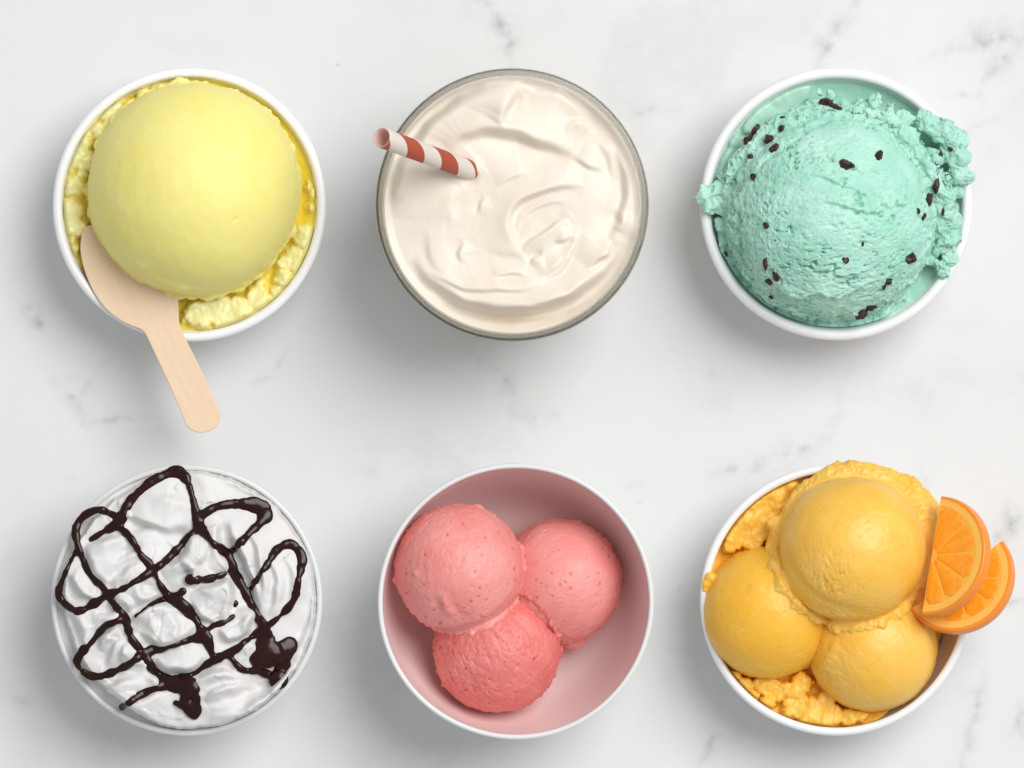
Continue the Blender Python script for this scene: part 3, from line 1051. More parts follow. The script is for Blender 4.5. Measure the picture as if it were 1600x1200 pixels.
# chips
chips = [(572, 205, 20, 12, .2), (605, 220, 18, 9, .3), (268, 348, 9, 20, .7), (296, 312, 9, 22, .6), (350, 350, 16, 14, 0), (398, 308, 9, 12, 0), (368, 385, 16, 10, -.6), (278, 415, 9, 7, 0),
         (636, 452, 17, 15, 0), (664, 456, 8, 6, 0), (770, 420, 12, 20, .4), (286, 496, 9, 9, 0), (1002, 530, 10, 21, .2), (968, 588, 12, 24, .2), (926, 630, 6, 9, 0), (948, 652, 6, 12, .2),
         (334, 686, 10, 10, 0), (333, 830, 7, 21, .1), (374, 882, 9, 16, -.3), (347, 902, 9, 10, 0), (640, 822, 11, 10, .3), (893, 810, 20, 17, -.6), (810, 904, 9, 11, .4), (795, 925, 4, 9, .6),
         (712, 1024, 20, 14, -.7), (750, 1003, 15, 8, -.2), (705, 760, 4, 7, 0), (1058, 386, 7, 6, .6), (1028, 630, 5, 11, .1), (1020, 405, 8, 8, 0), (186, 792, 4, 8, -.3), (402, 262, 8, 4, 0), (358, 962, 7, 5, .5)]
for k, (x, y, w, hh, rot) in enumerate(chips):
    X0, Y0 = Z3(x, y)
    sv, sf = ico(2)
    g = sv * (1 + .35 * R.normal(size=(len(sv), 1)) * .5)
    g = g * np.array([w, hh, min(w, hh)]) / 2.5 * 1.4
    c_, s_ = math.cos(rot), math.sin(rot)
    g = np.stack([g[:, 0] * c_ - g[:, 1] * s_, g[:, 0] * s_ + g[:, 1] * c_, g[:, 2]], 1)
    hz = top_h(MINT_V, X0, Y0, 2.5)
    g = g + np.array([X0, Y0, hz - min(w, hh) / 2.5 * .6])
    put('chocolate_chip', fr(g), sf, M['chip'], np.array(mroot.location), mroot, smooth=False)

# ------------------------------------------------------------------ whipped cream with chocolate syrup
CH = 185
fr, base = bowl('dessert_cup', 'pale grey cup filled with whipped cream and chocolate syrup', 292, 938, 212, CH, 9, 150, M['pale_grey'], round_bottom=False)
Z4 = lambda L: [(60 + p_[0] / 2.5, 700 + p_[1] / 2.5) for p_ in L]
csteps = [
    ([(690, 265), (712, 320), (715, 400), (745, 470)], 8, 2.0, 14, 1), ([(745, 285), (760, 340), (800, 430), (840, 530), (870, 650)], 9, 2.0, 15, -1),
    ([(820, 320), (850, 400), (875, 500), (880, 600)], 7, 2.2, 15, -1), ([(900, 420), (930, 480), (925, 560), (900, 650)], 6, 2.2, 15, -1),
    ([(960, 400), (990, 480), (985, 570), (950, 640)], 5, 2.5, 15, -1), ([(1060, 420), (1075, 560), (1050, 700), (980, 820)], 6, 3.0, 18, -1),
    ([(1040, 770), (960, 880), (850, 960), (720, 1000), (620, 1000)], 6, 3, 20, -1), ([(1020, 830), (930, 930), (800, 1010), (660, 1050)], 5, 2.5, 14, -1),
    ([(980, 880), (880, 970), (760, 1040)], 4, 2, 12, -1), ([(600, 900), (700, 870), (790, 860)], 8, 2, 16, 1), ([(640, 965), (720, 930), (790, 900)], 7, 2, 14, 1),
    ([(360, 690), (400, 640), (480, 610), (560, 620)], 8, 2, 20, 1), ([(400, 720), (480, 770), (560, 740), (640, 690)], 8, 2.5, 20, -1),
    ([(440, 820), (520, 860), (600, 860), (660, 810)], 8, 2, 18, -1), ([(330, 260), (420, 300), (520, 325), (600, 310)], 8, 2.5, 18, -1),
    ([(350, 330), (450, 320), (560, 330)], 6, 2.5, 16, 1), ([(180, 390), (260, 350), (340, 340)], 7, 2, 18, 1),
    ([(190, 400), (220, 470), (280, 530)], 6, 2.5, 18, -1), ([(290, 450), (360, 410), (420, 390)], 4, 1.6, 12, 1), ([(280, 520), (350, 470), (420, 430)], 5, 1.8, 14, 1),
    ([(120, 480), (160, 560), (240, 590)], 7, 2.5, 16, -1), ([(110, 640), (160, 690), (170, 780)], 7, 2.5, 16, -1), ([(220, 640), (300, 640), (340, 620)], 6, 2, 14, 1),
    ([(230, 790), (260, 730), (320, 690)], 6, 2, 14, 1), ([(270, 850), (290, 780), (340, 730)], 5, 1.6, 12, 1), ([(320, 830), (340, 770), (370, 750)], 5, 1.6, 12, 1),
    ([(480, 470), (560, 430), (600, 350), (660, 350)], 8, 2, 18, 1), ([(560, 440), (600, 480), (580, 540)], 7, 2, 14, -1), ([(670, 360), (660, 420), (620, 460)], 6, 2, 12, 1),
    ([(590, 560), (680, 530), (750, 520), (760, 590), (740, 670)], 10, 2, 20, 1), ([(600, 600), (640, 660), (700, 680)], 6, 2, 14, -1),
    ([(770, 630), (840, 640), (830, 710), (780, 760)], 8, 2, 14, 1), ([(700, 700), (740, 750), (800, 740)], 6, 2, 12, -1), ([(470, 570), (420, 560), (390, 510)], 8, 2, 16, -1),
    ([(320, 560), (370, 590), (360, 640)], 5, 1.8, 12, 1), ([(240, 960), (330, 900), (420, 890)], 6, 2, 14, 1), ([(230, 900), (300, 960), (380, 1030), (460, 1090)], 6, 2.5, 14, -1),
    ([(350, 1010), (430, 970), (520, 950)], 6, 2.2, 14, 1), ([(420, 880), (470, 900), (480, 960)], 5, 1.8, 12, 1), ([(330, 180), (280, 220), (260, 280)], 5, 2.0, 14, 1),
    ([(380, 90), (330, 140), (300, 200)], 5, 2, 14, 1), ([(450, 200), (540, 190), (600, 230)], 3, 3, 18, 1), ([(700, 120), (800, 160), (900, 200), (980, 290)], 3.5, 3, 22, -1),
    ([(770, 770), (840, 750), (870, 790)], 5, 1.8, 12, 1), ([(520, 640), (560, 690), (540, 740)], 4, 1.5, 12, 1), ([(440, 650), (470, 700), (450, 750)], 3.5, 1.5, 10, 1),
]


def cream_raw(X, Y):
    P = np.stack([X, Y, 0 * X], 1)
    r = np.hypot(X - 292, Y - 938)
    wx = X + 8 * fbm(P, 45, 3, .45, 141)
    wy = Y + 8 * fbm(P, 45, 3, .45, 145)
    left = ss(330, 200, X)
    h = CH + 4 + 44 * np.sqrt(np.clip(1 - (r / 214) ** 2, 0, 1)) + 9 * fbm(P, 90, 3, .5, 147)
    for pts, A, wsx, wd, side in csteps:
        h = h + step_stroke(wx, wy, Z4(pts), A * 3.6, wsx * 1.15, wd * 1.4, side, .8)
    h = h + (.6 + 1.4 * left) * fbm(P * np.array([1, .6, 1]), 30, 2, .45, 149) + .3 * np.abs(fbm(P, 13, 2, .5, 152)) * left
    h = h + 2.0 * ss(.05, .3, fbm(P + 90, 50, 2, .4, 155))
    return h


def cream_r(th):
    c, s_ = np.cos(th), np.sin(th)
    N_ = fbm(np.stack([c * 12, s_ * 12, 0 * c], 1), 1.6, 4, .6, 157)
    l1 = ss(.55, 1.0, np.cos(th - math.radians(148)))
    l2 = ss(.75, 1.0, np.cos(th - math.radians(222)))
    return 203 - 13 * l1 - 9 * l2 + 4.0 * N_


cream_low = softened(cream_raw, 292, 938, 215, 1.2)
# short crisp spatula marks, denser on the side away from the smooth bands
gm = np.random.default_rng(77)
marks = []
for k in range(95):
    an, rr_ = gm.uniform(0, 6.28), 195 * math.sqrt(gm.uniform(0, 1))
    x, y = 292 + rr_ * math.cos(an), 938 + rr_ * math.sin(an)
    if x > 350 and y < 1020 and gm.uniform() < .75:
        continue
    a0 = math.radians(-55) + gm.normal() * .6 + (0.9 if y > 1030 else 0)
    ln, bend = gm.uniform(14, 42), gm.normal() * 7
    dx, dy = math.cos(a0), math.sin(a0)
    marks.append(([(x - dx * ln / 2, y - dy * ln / 2), (x - dy * bend, y + dx * bend), (x + dx * ln / 2, y + dy * ln / 2)], gm.uniform(2.0, 5.0), gm.uniform(5, 11), gm.choice([-1, 1])))


def cream_marked(X, Y):
    P = np.stack([X, Y, 0 * X], 1)
    h = cream_low(X, Y)
    wx = X + 2.5 * fbm(P, 9, 3, .6, 165)
    wy = Y + 2.5 * fbm(P, 9, 3, .6, 169)
    for pts, A, wd, side in marks:
        h = h + step_stroke(wx, wy, pts, A, .7, wd, side, .5)
    return h


cream_soft = softened(cream_marked, 292, 938, 215, .5)


def cream_h(X, Y):
    r = np.hypot(X - 292, Y - 938)
    re = cream_r(np.arctan2(Y - 938, X - 292))
    e = ss(re - 6, re + 1, r)
    return cream_soft(X, Y) * (1 - e) + e * (CH - 9)


V, F = disc_field(292, 938, 204, 170, 640, cream_h, [(196, CH - 25), (178, CH - 55), (130, 50), (0.1, 30)])
o = put('whipped_cream', fr(V), F, M['cream'], fr([[292, 938, 30]])[0])
tag(o, 'swirled white whipped cream under a chocolate syrup lattice', 'whipped cream')

drz = [
    [(340, 240, 14), (400, 170, 18), (470, 120, 18), (540, 95, 20), (580, 120, 16), (605, 190, 12), (622, 270, 15), (635, 310, 19)],
    [(640, 262, 15), (700, 228, 14), (780, 217, 17), (850, 225, 23), (890, 252, 25), (870, 290, 16), (820, 340, 12), (765, 395, 14), (735, 420, 17)],
    [(635, 310, 15), (570, 370, 13), (500, 440, 13), (460, 470, 14), (400, 510, 12), (330, 550, 11), (270, 575, 15), (200, 620, 13), (160, 635, 13), (110, 610, 14), (82, 570, 14), (95, 520, 10), (130, 440, 8), (152, 400, 8)],
    [(300, 262, 12), (240, 240, 12), (180, 265, 14), (150, 310, 15), (153, 360, 11), (175, 430, 12), (210, 495, 15), (255, 540, 12), (300, 600, 12), (345, 665, 15), (370, 740, 11), (415, 800, 19), (450, 860, 14), (500, 910, 19)],
    [(338, 250, 14), (310, 295, 19), (250, 330, 13), (212, 356, 8)],
    [(312, 300, 15), (365, 350, 12), (410, 420, 12), (450, 465, 13), (480, 530, 10), (520, 580, 19), (580, 620, 16), (630, 690, 16), (665, 750, 18), (682, 802, 8)],
    [(520, 580, 13), (450, 610, 9), (388, 652, 7)], [(530, 578, 10), (556, 566, 10), (570, 556, 12)], [(655, 725, 10), (685, 692, 10), (730, 677, 8), (764, 655, 11)],
    [(345, 660, 13), (270, 690, 12), (220, 745, 11), (170, 800, 14), (155, 840, 11), (190, 880, 12), (240, 890, 11), (300, 870, 13), (360, 840, 13), (415, 800, 16), (480, 780, 13), (560, 755, 12), (620, 740, 14), (665, 740, 17)],
    [(330, 1010, 12), (360, 990, 13), (420, 950, 16), (470, 930, 16), (530, 910, 17), (600, 880, 12), (660, 840, 14), (720, 810, 18), (780, 780, 12), (830, 740, 12), (890, 700, 19)],
    [(640, 312, 17), (680, 360, 12), (735, 420, 20), (770, 490, 16), (810, 560, 15), (850, 640, 14), (890, 700, 18), (905, 745, 16)],
    [(835, 545, 7), (870, 490, 10), (905, 440, 13), (935, 395, 12), (985, 375, 18), (1025, 420, 18), (1020, 500, 15), (1000, 590, 12), (950, 650, 12), (890, 700, 16)],
    [(905, 745, 20), (880, 775, 34), (866, 805, 34), (900, 800, 38), (940, 790, 36), (975, 772, 30), (990, 760, 26)], [(960, 790, 30), (958, 830, 26), (950, 870, 22), (938, 908, 25)], [(868, 815, 26), (900, 822, 22), (935, 815, 24)],
    [(750, 810, 11), (800, 862, 12), (860, 868, 13), (905, 885, 15), (940, 905, 20)],
    [(490, 905, 20), (540, 920, 28), (580, 930, 30), (605, 935, 24), (568, 985, 12), (605, 1012, 27), (612, 1040, 20)],
    [(600, 935, 20), (622, 975, 12), (610, 1020, 20)], [(540, 992, 9), (575, 1005, 12), (605, 1015, 18)],
]
drops = [[(600, 510, 16), (650, 510, 14), (690, 502, 12), (727, 488, 11)], [(772, 604, 10), (771, 608, 10)], ]


def syrup(path_list, name, parent, base, vox=1.4):
    pts = []
    for L in path_list:
        P = catmull([(60 + x / 2.5, 700 + y / 2.5, r_ / 2.5) for x, y, r_ in L], 1.6)
        pts.append(P)
    P = np.vstack(pts)
    nn = fbm(np.column_stack([P[:, :2], 0 * P[:, 0]]), 17, 3, .55, 161)
    hz = []
    for Q_ in pts:
        h_ = cream_soft(Q_[:, 0], Q_[:, 1])
        w_ = min(7, len(h_))
        hz.append(np.convolve(np.pad(h_, w_ // 2, mode='edge'), np.ones(w_) / w_, 'valid')[:len(h_)])
    hz = np.concatenate(hz)
    rr = P[:, 2] * (1.19 + .95 * nn) + .7
    b = [(x, y, h + 1.0, r_, r_, min(r_ * .55, 2.5 + r_ * .14)) for (x, y), h, r_ in zip(P[:, :2], hz, rr)]
    V, F = join_blobs(b, 2)
    v, q = remesh(V, F, vox, 6)
    return put(name, fr(v), q, M['syrup'], base, parent)


sb = fr([[292, 938, CH + 20]])[0]
so = root('chocolate_syrup', sb)
tag(so, 'glossy dark chocolate syrup drizzled in a lattice over whipped cream', 'syrup')
syrup(drz, 'lattice', so, sb)
for dpt in drops:
    syrup([dpt], 'drop', so, sb, 1.0)

# ------------------------------------------------------------------ strawberry
BH = 232
fr, base = bowl('ceramic_bowl', 'deep white bowl with pink scoop reflection painted inside, holding three pink scoops', 806, 940, 216, BH, 8, 100, M['white'], M['pink_bounce'], flare=.46, floor=14, rim_mat=M['rim_grey'])


def scoop(name, label, cx, cy, ch, r, m_, seed, grain=1.0, rot=0.0, foot=1.0, group=None, flatz=.96, extra=None, bits=(), pits=26, vox=1.7, frame=None, cat='ice cream', smooth=2):
    g = np.random.default_rng(seed)
    bl = [(cx, cy, ch, r, r, r * flatz)]
    bl += list(bits)
    V, F = join_blobs(bl)
    v, q = remesh(V, F, vox, smooth)
    n = normals(v, q)
    c_, s_ = math.cos(rot), math.sin(rot)
    A = np.stack([v[:, 0] * c_ + v[:, 1] * s_, (-v[:, 0] * s_ + v[:, 1] * c_) / 2.2, v[:, 2]], 1)
    up = (v[:, 2] - ch) / r
    ft = ss(.35, .0, up)
    d = 1.8 * fbm(v, 70, 3, .5, seed) + grain * (.55 * fbm(A, 9, 4, .6, seed + 3) - .9 * ss(.22, .6, fbm(A, 7, 3, .55, seed + 7)))
    d += ft * foot * 1.0 * fbm(v, 14, 4, .6, seed + 11) + foot * np.exp(-((up + .03) / .07) ** 2) * (.8 + 5.5 * np.maximum(0, fbm(v, 15, 4, .6, seed + 15)))
    spk = np.zeros(len(v))
    for k in range(pits):
        an, rr = g.uniform(0, 6.28), r * math.sqrt(g.uniform(0, .85))
        x, y, w = cx + rr * math.cos(an), cy + rr * math.sin(an), g.uniform(.9, 2.1)
        e = np.exp(-(((v[:, 0] - x) / w) ** 2 + ((v[:, 1] - y) / (w * g.uniform(.7, 1.5))) ** 2)) * (up > 0)
        d -= 1.6 * e
        spk = np.maximum(spk, e * g.uniform(.4, 1))
    if extra:
        d = d + extra(v)
    v = v + n * d[:, None]
    f_ = frame or fr
    o = put(name, f_(v), q, m_, f_([[cx, cy, ch - r * flatz]])[0], attrs={'speck': spk})
    tag(o, label, cat, group)
    return v


Z5 = lambda L: [(560 + x / 2.5, 700 + y / 2.5) for x, y in L]


def ex1(v):
    X, Y = v[:, 0], v[:, 1]
    d = step_stroke(X, Y, Z5([(270, 690), (340, 700), (420, 690), (500, 660), (570, 600), (620, 520)]), 3.0, 1.4, 10, -1)
    d += ridge_stroke(X, Y, Z5([(330, 560), (345, 620), (375, 655)]), 4, 6) + ridge_stroke(X, Y, Z5([(300, 580), (320, 650)]), -3, 6) + ridge_stroke(X, Y, Z5([(365, 600), (400, 650), (450, 660)]), -2.5, 6)
    d += ridge_stroke(X, Y, Z5([(210, 480), (235, 500)]), 3, 4) + ridge_stroke(X, Y, Z5([(360, 560), (420, 530), (470, 470)]), 1.5, 9)
    return d


def ex2(v):
    X, Y = v[:, 0], v[:, 1]
    return step_stroke(X, Y, Z5([(760, 700), (840, 755), (920, 730), (985, 660), (1015, 580)]), 3.0, 1.3, 8, -1) + step_stroke(X, Y, Z5([(640, 360), (690, 310), (760, 290)]), 2, 1.2, 8, 1)


def ex3(v):
    X, Y = v[:, 0], v[:, 1]
    W_ = v
    d = step_stroke(X, Y, Z5([(640, 590), (720, 650), (775, 720), (790, 800), (770, 900)]), 4.0, 1.4, 9, 1)
    lf = ss(790, 730, X)
    d += lf * (2.2 * fbm(W_, 8, 4, .6, 301))
    d += ridge_stroke(X, Y, Z5([(580, 640), (640, 690), (680, 740)]), -2.5, 6) + ridge_stroke(X, Y, Z5([(300, 860), (340, 940), (420, 1000), (500, 1030)]), 2, 4)
    d += .9 * fbm(v, 5, 3, .6, 305)
    return d


b1 = [(*Z5([(x, y)])[0], 128 + h, r_, r_, r_) for x, y, r_, h in [(150, 410, 5, 6), (175, 395, 4, 14), (140, 470, 6, 0), (365, 715, 4, -10), (290, 235, 5, 0), (540, 270, 6, 6), (580, 300, 5, 6), (330, 225, 5, 0), (235, 270, 4, 0)]]
def skirt(cx_, cy_, r_, a0, a1, n_, others, floor_h, u0, u1, seed):
    g_ = np.random.default_rng(seed)
    out = []
    for k in range(n_):
        f_ = math.radians(a0 + (a1 - a0) * k / (n_ - 1))
        R_ = r_ + 1.2 * math.sin(k * .9) + g_.uniform(-2.0, 2.2)
        x, y = cx_ + R_ * math.cos(f_), cy_ + R_ * math.sin(f_)
        h_ = floor_h
        for sx_, sy_, sh_, sr_ in others:
            q_ = sr_ ** 2 - (x - sx_) ** 2 - (y - sy_) ** 2
            if q_ > 0:
                h_ = max(h_, sh_ + .96 * math.sqrt(q_))
        u_ = g_.uniform(u0, u1)
        out.append((x, y, h_ - 1, u_ * 1.3, u_ * 1.3, u_ * .8))
    return out


S1, S2, S3 = (717, 890, 172, 100), (875, 911, 104, 96), (776, 1018, 120, 99)
sk1 = skirt(717, 890, 99, 130, -25, 70, (S2, S3), 160, 3, 5.5, 31)
sk3 = skirt(776, 1018, 98, -70, 10, 34, (S2,), 100, 3, 5, 37)
scoop('ice_cream_scoop', 'pale pink strawberry scoop resting on top of the other two pink scoops', 717, 890, 172, 100, M['berry'], 210, 1.7, .4, 1.5, extra=ex1, group='strawberry scoops', bits=sk1, pits=34)
b2 = [(*Z5([(x, y)])[0], 82 + h, r_, r_, r_ * .8) for x, y, r_, h in [(905, 765, 6, 6), (940, 730, 7, 8), (870, 765, 8, 6), (990, 680, 6, 8), (820, 745, 8, 8), (700, 305, 5, 30), (650, 340, 5, 30)]]
b2 += [(*Z5([(840, 765)])[0], 70, 22, 14, 12)]
scoop('ice_cream_scoop', 'smooth pink strawberry scoop leaning against the inner wall of white bowl', 875, 911, 104, 96, M['berry'], 230, 1.2, 1.2, 1.6, extra=ex2, group='strawberry scoops', bits=b2[-1:], pits=20)
b3 = [(*Z5([(x, y)])[0], 90 + h, r_, r_, r_ * .8) for x, y, r_, h in [(640, 1005, 4, 0), (400, 985, 4, 0), (610, 590, 6, 50), (680, 630, 6, 50), (740, 680, 6, 45), (780, 740, 6, 35), (770, 920, 4, 0)]]
scoop('ice_cream_scoop', 'deep pink rough-grained strawberry scoop, lowest of three in white bowl', 776, 1018, 120, 99, M['berry_deep'], 250, 2.2, -.5, 1.5, extra=ex3, group='strawberry scoops', bits=sk3, pits=14)

# ------------------------------------------------------------------ mango with orange slices
OH = 170
fr, base = bowl('ceramic_bowl', 'shallow white bowl heaped with mango sorbet and orange slices', 1306, 938, 212, OH, 13, 120, M['white'], flare=.6, sink=25)
Z6 = lambda L: [(1070 + x / 2.5, 700 + y / 2.5) for x, y in L]


def b6(L):
    out = []
    for x, y, r_, h in L:
        X0, Y0 = Z6([(x, y)])[0]
        rr = r_ / 2.5
        out.append((X0, Y0, h, rr, rr * R.uniform(.85, 1.1), rr * .8, R.uniform(0, 3)))
    return out


mango_d = [(300, 220, 70), (240, 280, 70), (360, 190, 60), (420, 160, 40), (200, 350, 50), (320, 300, 70), (260, 350, 60), (170, 385, 30), (400, 240, 60),
           (330, 930, 44), (300, 920, 40), (380, 950, 46), (430, 960, 50), (440, 1010, 56), (500, 1030, 56), (540, 1060, 40), (480, 1070, 40), (580, 1050, 46), (640, 1050, 40), (690, 1045, 34),
           (400, 1040, 30), (330, 990, 34), (240, 930, 36), (200, 890, 30), (460, 920, 50), (270, 970, 26), (560, 990, 50), (110, 520, 40)]
broken_bed('sorbet_bed', 'golden mango sorbet bed with ragged broken lumps around the three mango scoops', 1306, 938, 201, [(*Z6([(x, y)])[0], r_ / 2.5) for x, y, r_ in mango_d], 134, 20, 8, M['mango_bed'], 680, fr,
           dip=lambda X, Y: -44 * ss(1412, 1462, X) * ss(930, 990, Y),
           rfun=lambda th: 200 - 22 * ss(.72, .95, np.cos(th - math.radians(28))))

def exO1(v):
    X, Y = v[:, 0], v[:, 1]
    wx = X + 2.5 * fbm(v, 20, 3, .5, 431)
    wy = Y + 2.5 * fbm(v, 20, 3, .5, 435)
    ring = [(345, 470), (330, 380), (350, 270), (420, 180), (520, 140)]
    d = 0
    d += ridge_stroke(wx, wy, Z6([(400, 190), (360, 260), (345, 350), (365, 450), (420, 550), (500, 620), (600, 650), (720, 650)]), 3.5, 3.5)
    d += ridge_stroke(wx, wy, Z6([(385, 330), (390, 420), (430, 500), (500, 570), (580, 610), (700, 630)]), -4.5, 6)
    d += ridge_stroke(wx, wy, Z6([(330, 360), (345, 460), (400, 570), (480, 640), (560, 690)]), 3, 4)
    d += ridge_stroke(wx, wy, Z6([(480, 160), (560, 120), (700, 110), (820, 140), (900, 220)]), -2.5, 6)
    reg = ss(620, 480, (X - 1070) * 2.5) * 0 + np.exp(-(((X - 1285) / 40) ** 2 + ((Y - 905) / 45) ** 2))
    d += reg * (1.6 * fbm(v * np.array([1.6, .7, 1]), 10, 3, .6, 441) - 2.2 * ss(.15, .5, fbm(v * np.array([1.8, .6, 1]), 9, 3, .6, 445)))
    rc = np.hypot(X - 1330, Y - 856)
    d += ss(114, 124, rc) * ss(120, 150, v[:, 2]) * (7 * fbm(v, 30, 4, .55, 453) + 2.0 * fbm(v, 9, 3, .6, 457))
    bot = ss(930, 950, Y) * ss(985, 965, Y)
    return d + bot * 1.6 * fbm(v, 7, 3, .6, 449)


bO1 = []
# torn collar the big scoop sits in: a flattened skirt, wider towards the orange slices
bO1 += [(1338, 850, 182, 130, 128, 44), (1366, 830, 172, 110, 102, 40), (1318, 872, 176, 122, 118, 40)]
bO1 += b6([(600, 70, 26, 172), (640, 90, 40, 172), (570, 110, 40, 170), (598, 52, 11, 172), (945, 520, 34, 182), (925, 560, 30, 180), (620, 690, 40, 170), (590, 705, 24, 168), (665, 690, 30, 168)])
for k in range(110):
    f_ = math.radians(200 - 190 * k / 109)
    R_ = 117 + 4 * math.sin(k * .7) + R.uniform(-3, 5)
    x, y = 1330 + R_ * math.cos(f_), 856 + R_ * math.sin(f_)
    h_ = 186
    for (sx_, sy_, sh_, sr_) in ((1201, 958, 154, 103), (1364, 1011, 150, 102)):
        q_ = sr_ ** 2 - (x - sx_) ** 2 - (y - sy_) ** 2
        if q_ > 0:
            h_ = max(h_, sh_ + .96 * math.sqrt(q_))
    u_ = R.uniform(7, 11)
    bO1.append((x, y, h_ - 2, u_ * 1.3, u_ * 1.3, u_ * .8))
scoop('sorbet_scoop', 'largest golden mango scoop with torn collar, set against the orange slices', 1330, 856, 228, 113, M['mango'], 420, .8, 1.2, .6, extra=exO1, bits=bO1, pits=0, flatz=.98, group='mango scoops', cat='sorbet', smooth=9)


def exO2(v):
    X, Y = v[:, 0], v[:, 1]
    return .8 * fbm(v, 40, 2, .5, 461) + ridge_stroke(X, Y, Z6([(240, 540), (300, 530)]), 1.5, 8)


scoop('sorbet_scoop', 'smooth deep yellow mango scoop overhanging the white bowl edge', 1201, 958, 154, 103, M['mango_deep'], 460, .8, .8, 1.0, extra=exO2, pits=0, group='mango scoops', cat='sorbet', smooth=5, bits=b6([(100, 505, 22, 172), (84, 528, 20, 170), (78, 552, 14, 168)]))


def exO3(v):
    X, Y = v[:, 0], v[:, 1]
    lf = ss(1360, 1280, X)
    return lf * (1.4 * fbm(v, 9, 4, .6, 481)) + 1.2 * ridge_stroke(X, Y, Z6([(590, 740), (560, 820), (510, 880)]), 3, 8)


bO3 = b6([(610, 740, 30, 186), (580, 800, 26, 182), (545, 850, 24, 176), (600, 770, 22, 186)])
scoop('sorbet_scoop', 'golden mango scoop with frosty grain beside the bare inner bowl wall', 1364, 1011, 150, 102, M['mango'], 480, .8, -.6, .7, extra=exO3, bits=bO3, pits=0, group='mango scoops', cat='sorbet', smooth=6)


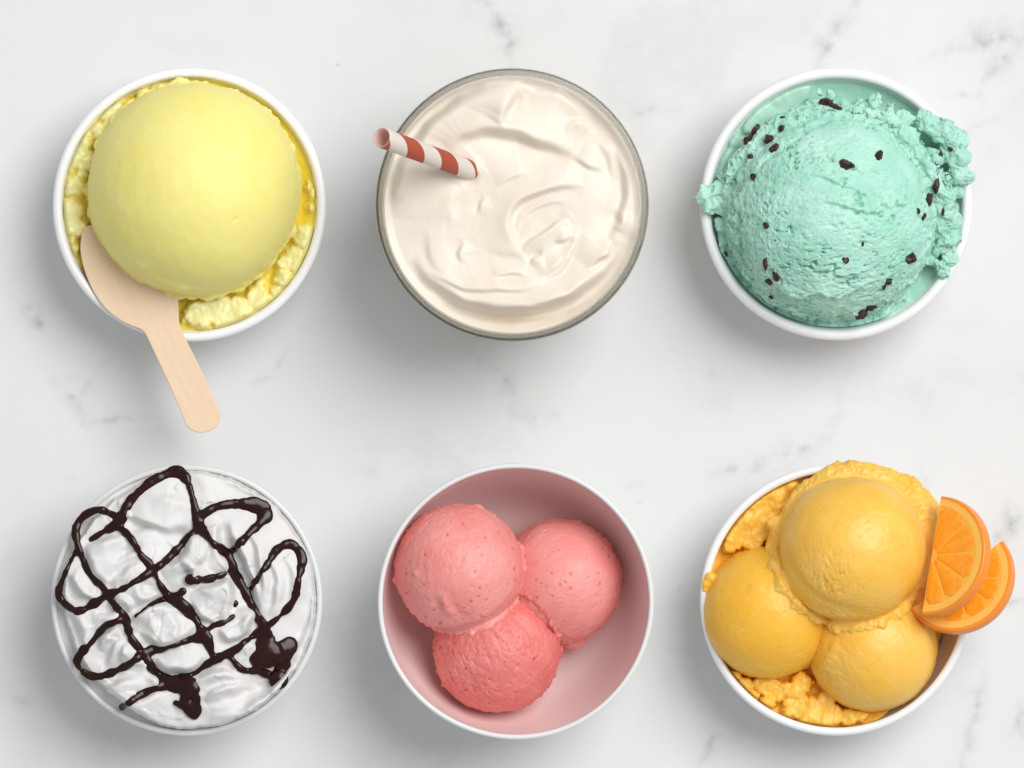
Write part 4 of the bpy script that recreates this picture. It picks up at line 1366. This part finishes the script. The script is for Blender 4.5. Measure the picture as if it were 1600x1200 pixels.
# orange slices
def orange_slice(label, cpx, cpy, h, rad, cut_deg, tilt_deg, tilt_az, seg_angles, thick=30):
    """half slice: local x/y in the slice plane, cut along the local y axis, flesh towards +x"""
    f_ = Frame(h)
    k = S * f_.k
    base = f_([[cpx, cpy, h]])[0]
    e = root('orange_slice', base)
    e.rotation_mode = 'QUATERNION'
    from mathutils import Quaternion
    az = math.radians(tilt_az)
    # rotate in plane by cut_deg, then tip the outer edge up
    e.rotation_quaternion = Quaternion((-math.sin(az), math.cos(az), 0), -math.radians(tilt_deg)) @ Quaternion((0, 0, 1), math.radians(cut_deg))

    def ringpart(name, prof, m_, n=64):
        prof = np.asarray(prof, float)
        th_ = np.linspace(-math.pi / 2, math.pi / 2, n)
        V_ = np.stack([np.outer(np.cos(th_), prof[:, 0]), np.outer(np.sin(th_), prof[:, 0]), np.repeat(prof[None, :, 1], n, 0)], -1).reshape(-1, 3)
        mm_ = len(prof)
        i_ = np.arange(n - 1)[:, None] * mm_
        j_ = np.arange(mm_)[None]
        Q_ = np.stack([i_ + j_, i_ + mm_ + j_, i_ + mm_ + (j_ + 1) % mm_, i_ + (j_ + 1) % mm_], -1).reshape(-1, 4)
        me_ = mesh_np(name, V_ * k, Q_, m_)
        bm_ = bmesh.new()
        bm_.from_mesh(me_)
        bmesh.ops.holes_fill(bm_, edges=[e_ for e_ in bm_.edges if e_.is_boundary])
        bmesh.ops.recalc_face_normals(bm_, faces=bm_.faces[:])
        bm_.to_mesh(me_)
        bm_.free()
        me_.set_sharp_from_angle(angle=math.radians(35))
        o_ = bpy.data.objects.new(name, me_)
        col.objects.link(o_)
        o_.parent = e
        return o_
    t = thick / 2
    pr = [(rad - 5, t), (rad - 1.2, t - .3), (rad, t - 1.6), (rad + 1.0, 0), (rad, -t + 1.6), (rad - 1.2, -t + .3), (rad - 5, -t)]
    ringpart('peel', pr, M['peel'])
    ringpart('pith', [(rad - 5.1, t), (rad - 16, t), (rad - 17, 0), (rad - 16, -t), (rad - 5.1, -t)], M['pith'])
    # membrane sheet and core, a little below the flesh
    ringpart('membrane', [(.5, t - .5), (rad - 16.1, t - .5), (rad - 16.1, -t + .5), (.5, -t + .5)], M['membrane'], 40)
    for a0, a1 in zip(seg_angles[:-1], seg_angles[1:]):
        g = R.uniform(2.0, 3.0)
        r_in, r_out = 9, rad - 17
        def pt(r_, a_, side):
            off = math.asin(min(.9, 1.3 / max(r_, 3)))
            aa = math.radians(a_) + side * off
            return (r_ * math.cos(aa), r_ * math.sin(aa))
        P_ = [pt(r_in + 2, a0, 1), pt(r_out * .55, a0, 1), pt(r_out - 8, a0, 1), pt(r_out - 2.5, a0 + 5, 1)]
        for q_ in np.linspace(.2, .8, 7):
            P_.append((r_out * math.cos(math.radians(a0 + (a1 - a0) * q_)), r_out * math.sin(math.radians(a0 + (a1 - a0) * q_))))
        P_ += [pt(r_out - 2.5, a1 - 5, -1), pt(r_out - 8, a1, -1), pt(r_out * .55, a1, -1), pt(r_in + 2, a1, -1)]
        P_ = np.array(P_)
        cen = P_.mean(0)
        lay = [(1.0, -t + .2), (1.0, t - .5), (.985, t + .1), (.93, t + .4), (.5, t + .5)]
        V_ = np.vstack([np.column_stack([cen + (P_ - cen) * s0, np.full(len(P_), z0)]) for s0, z0 in lay] + [[[cen[0], cen[1], t + .9]]])
        nP = len(P_)
        Q_ = []
        for a_ in range(len(lay) - 1):
            for b_ in range(nP):
                Q_.append([a_ * nP + b_, a_ * nP + (b_ + 1) % nP, (a_ + 1) * nP + (b_ + 1) % nP, (a_ + 1) * nP + b_])
        T_ = np.array([[(len(lay) - 1) * nP + b_, (len(lay) - 1) * nP + (b_ + 1) % nP, len(V_) - 1] for b_ in range(nP)])
        V_[:, 2] += .5 * fbm(V_, 6, 2, .5, 500) * (V_[:, 2] > 0)
        o_ = bpy.data.objects.new('segment', mesh_np('segment', V_ * k, [np.array(Q_), T_], M['flesh']))
        col.objects.link(o_)
        o_.parent = e
    tag(e, label, 'orange slice', 'orange slices on the mango sorbet')
    return e


# pixel centre, height, radius, in-plane turn, tilt, azimuth the outer edge points to
orange_slice('half orange slice standing foremost against the mango scoop', 1461, 870, 216, 95, -7, 36, -22, [-89, -60, -27, 8, 46, 89], 22)
orange_slice('half orange slice tucked behind the other, further out over the bowl rim', 1497, 902, 184, 90, -54, 26, -40, [-88, -54, -20, 14, 48, 88], 23)
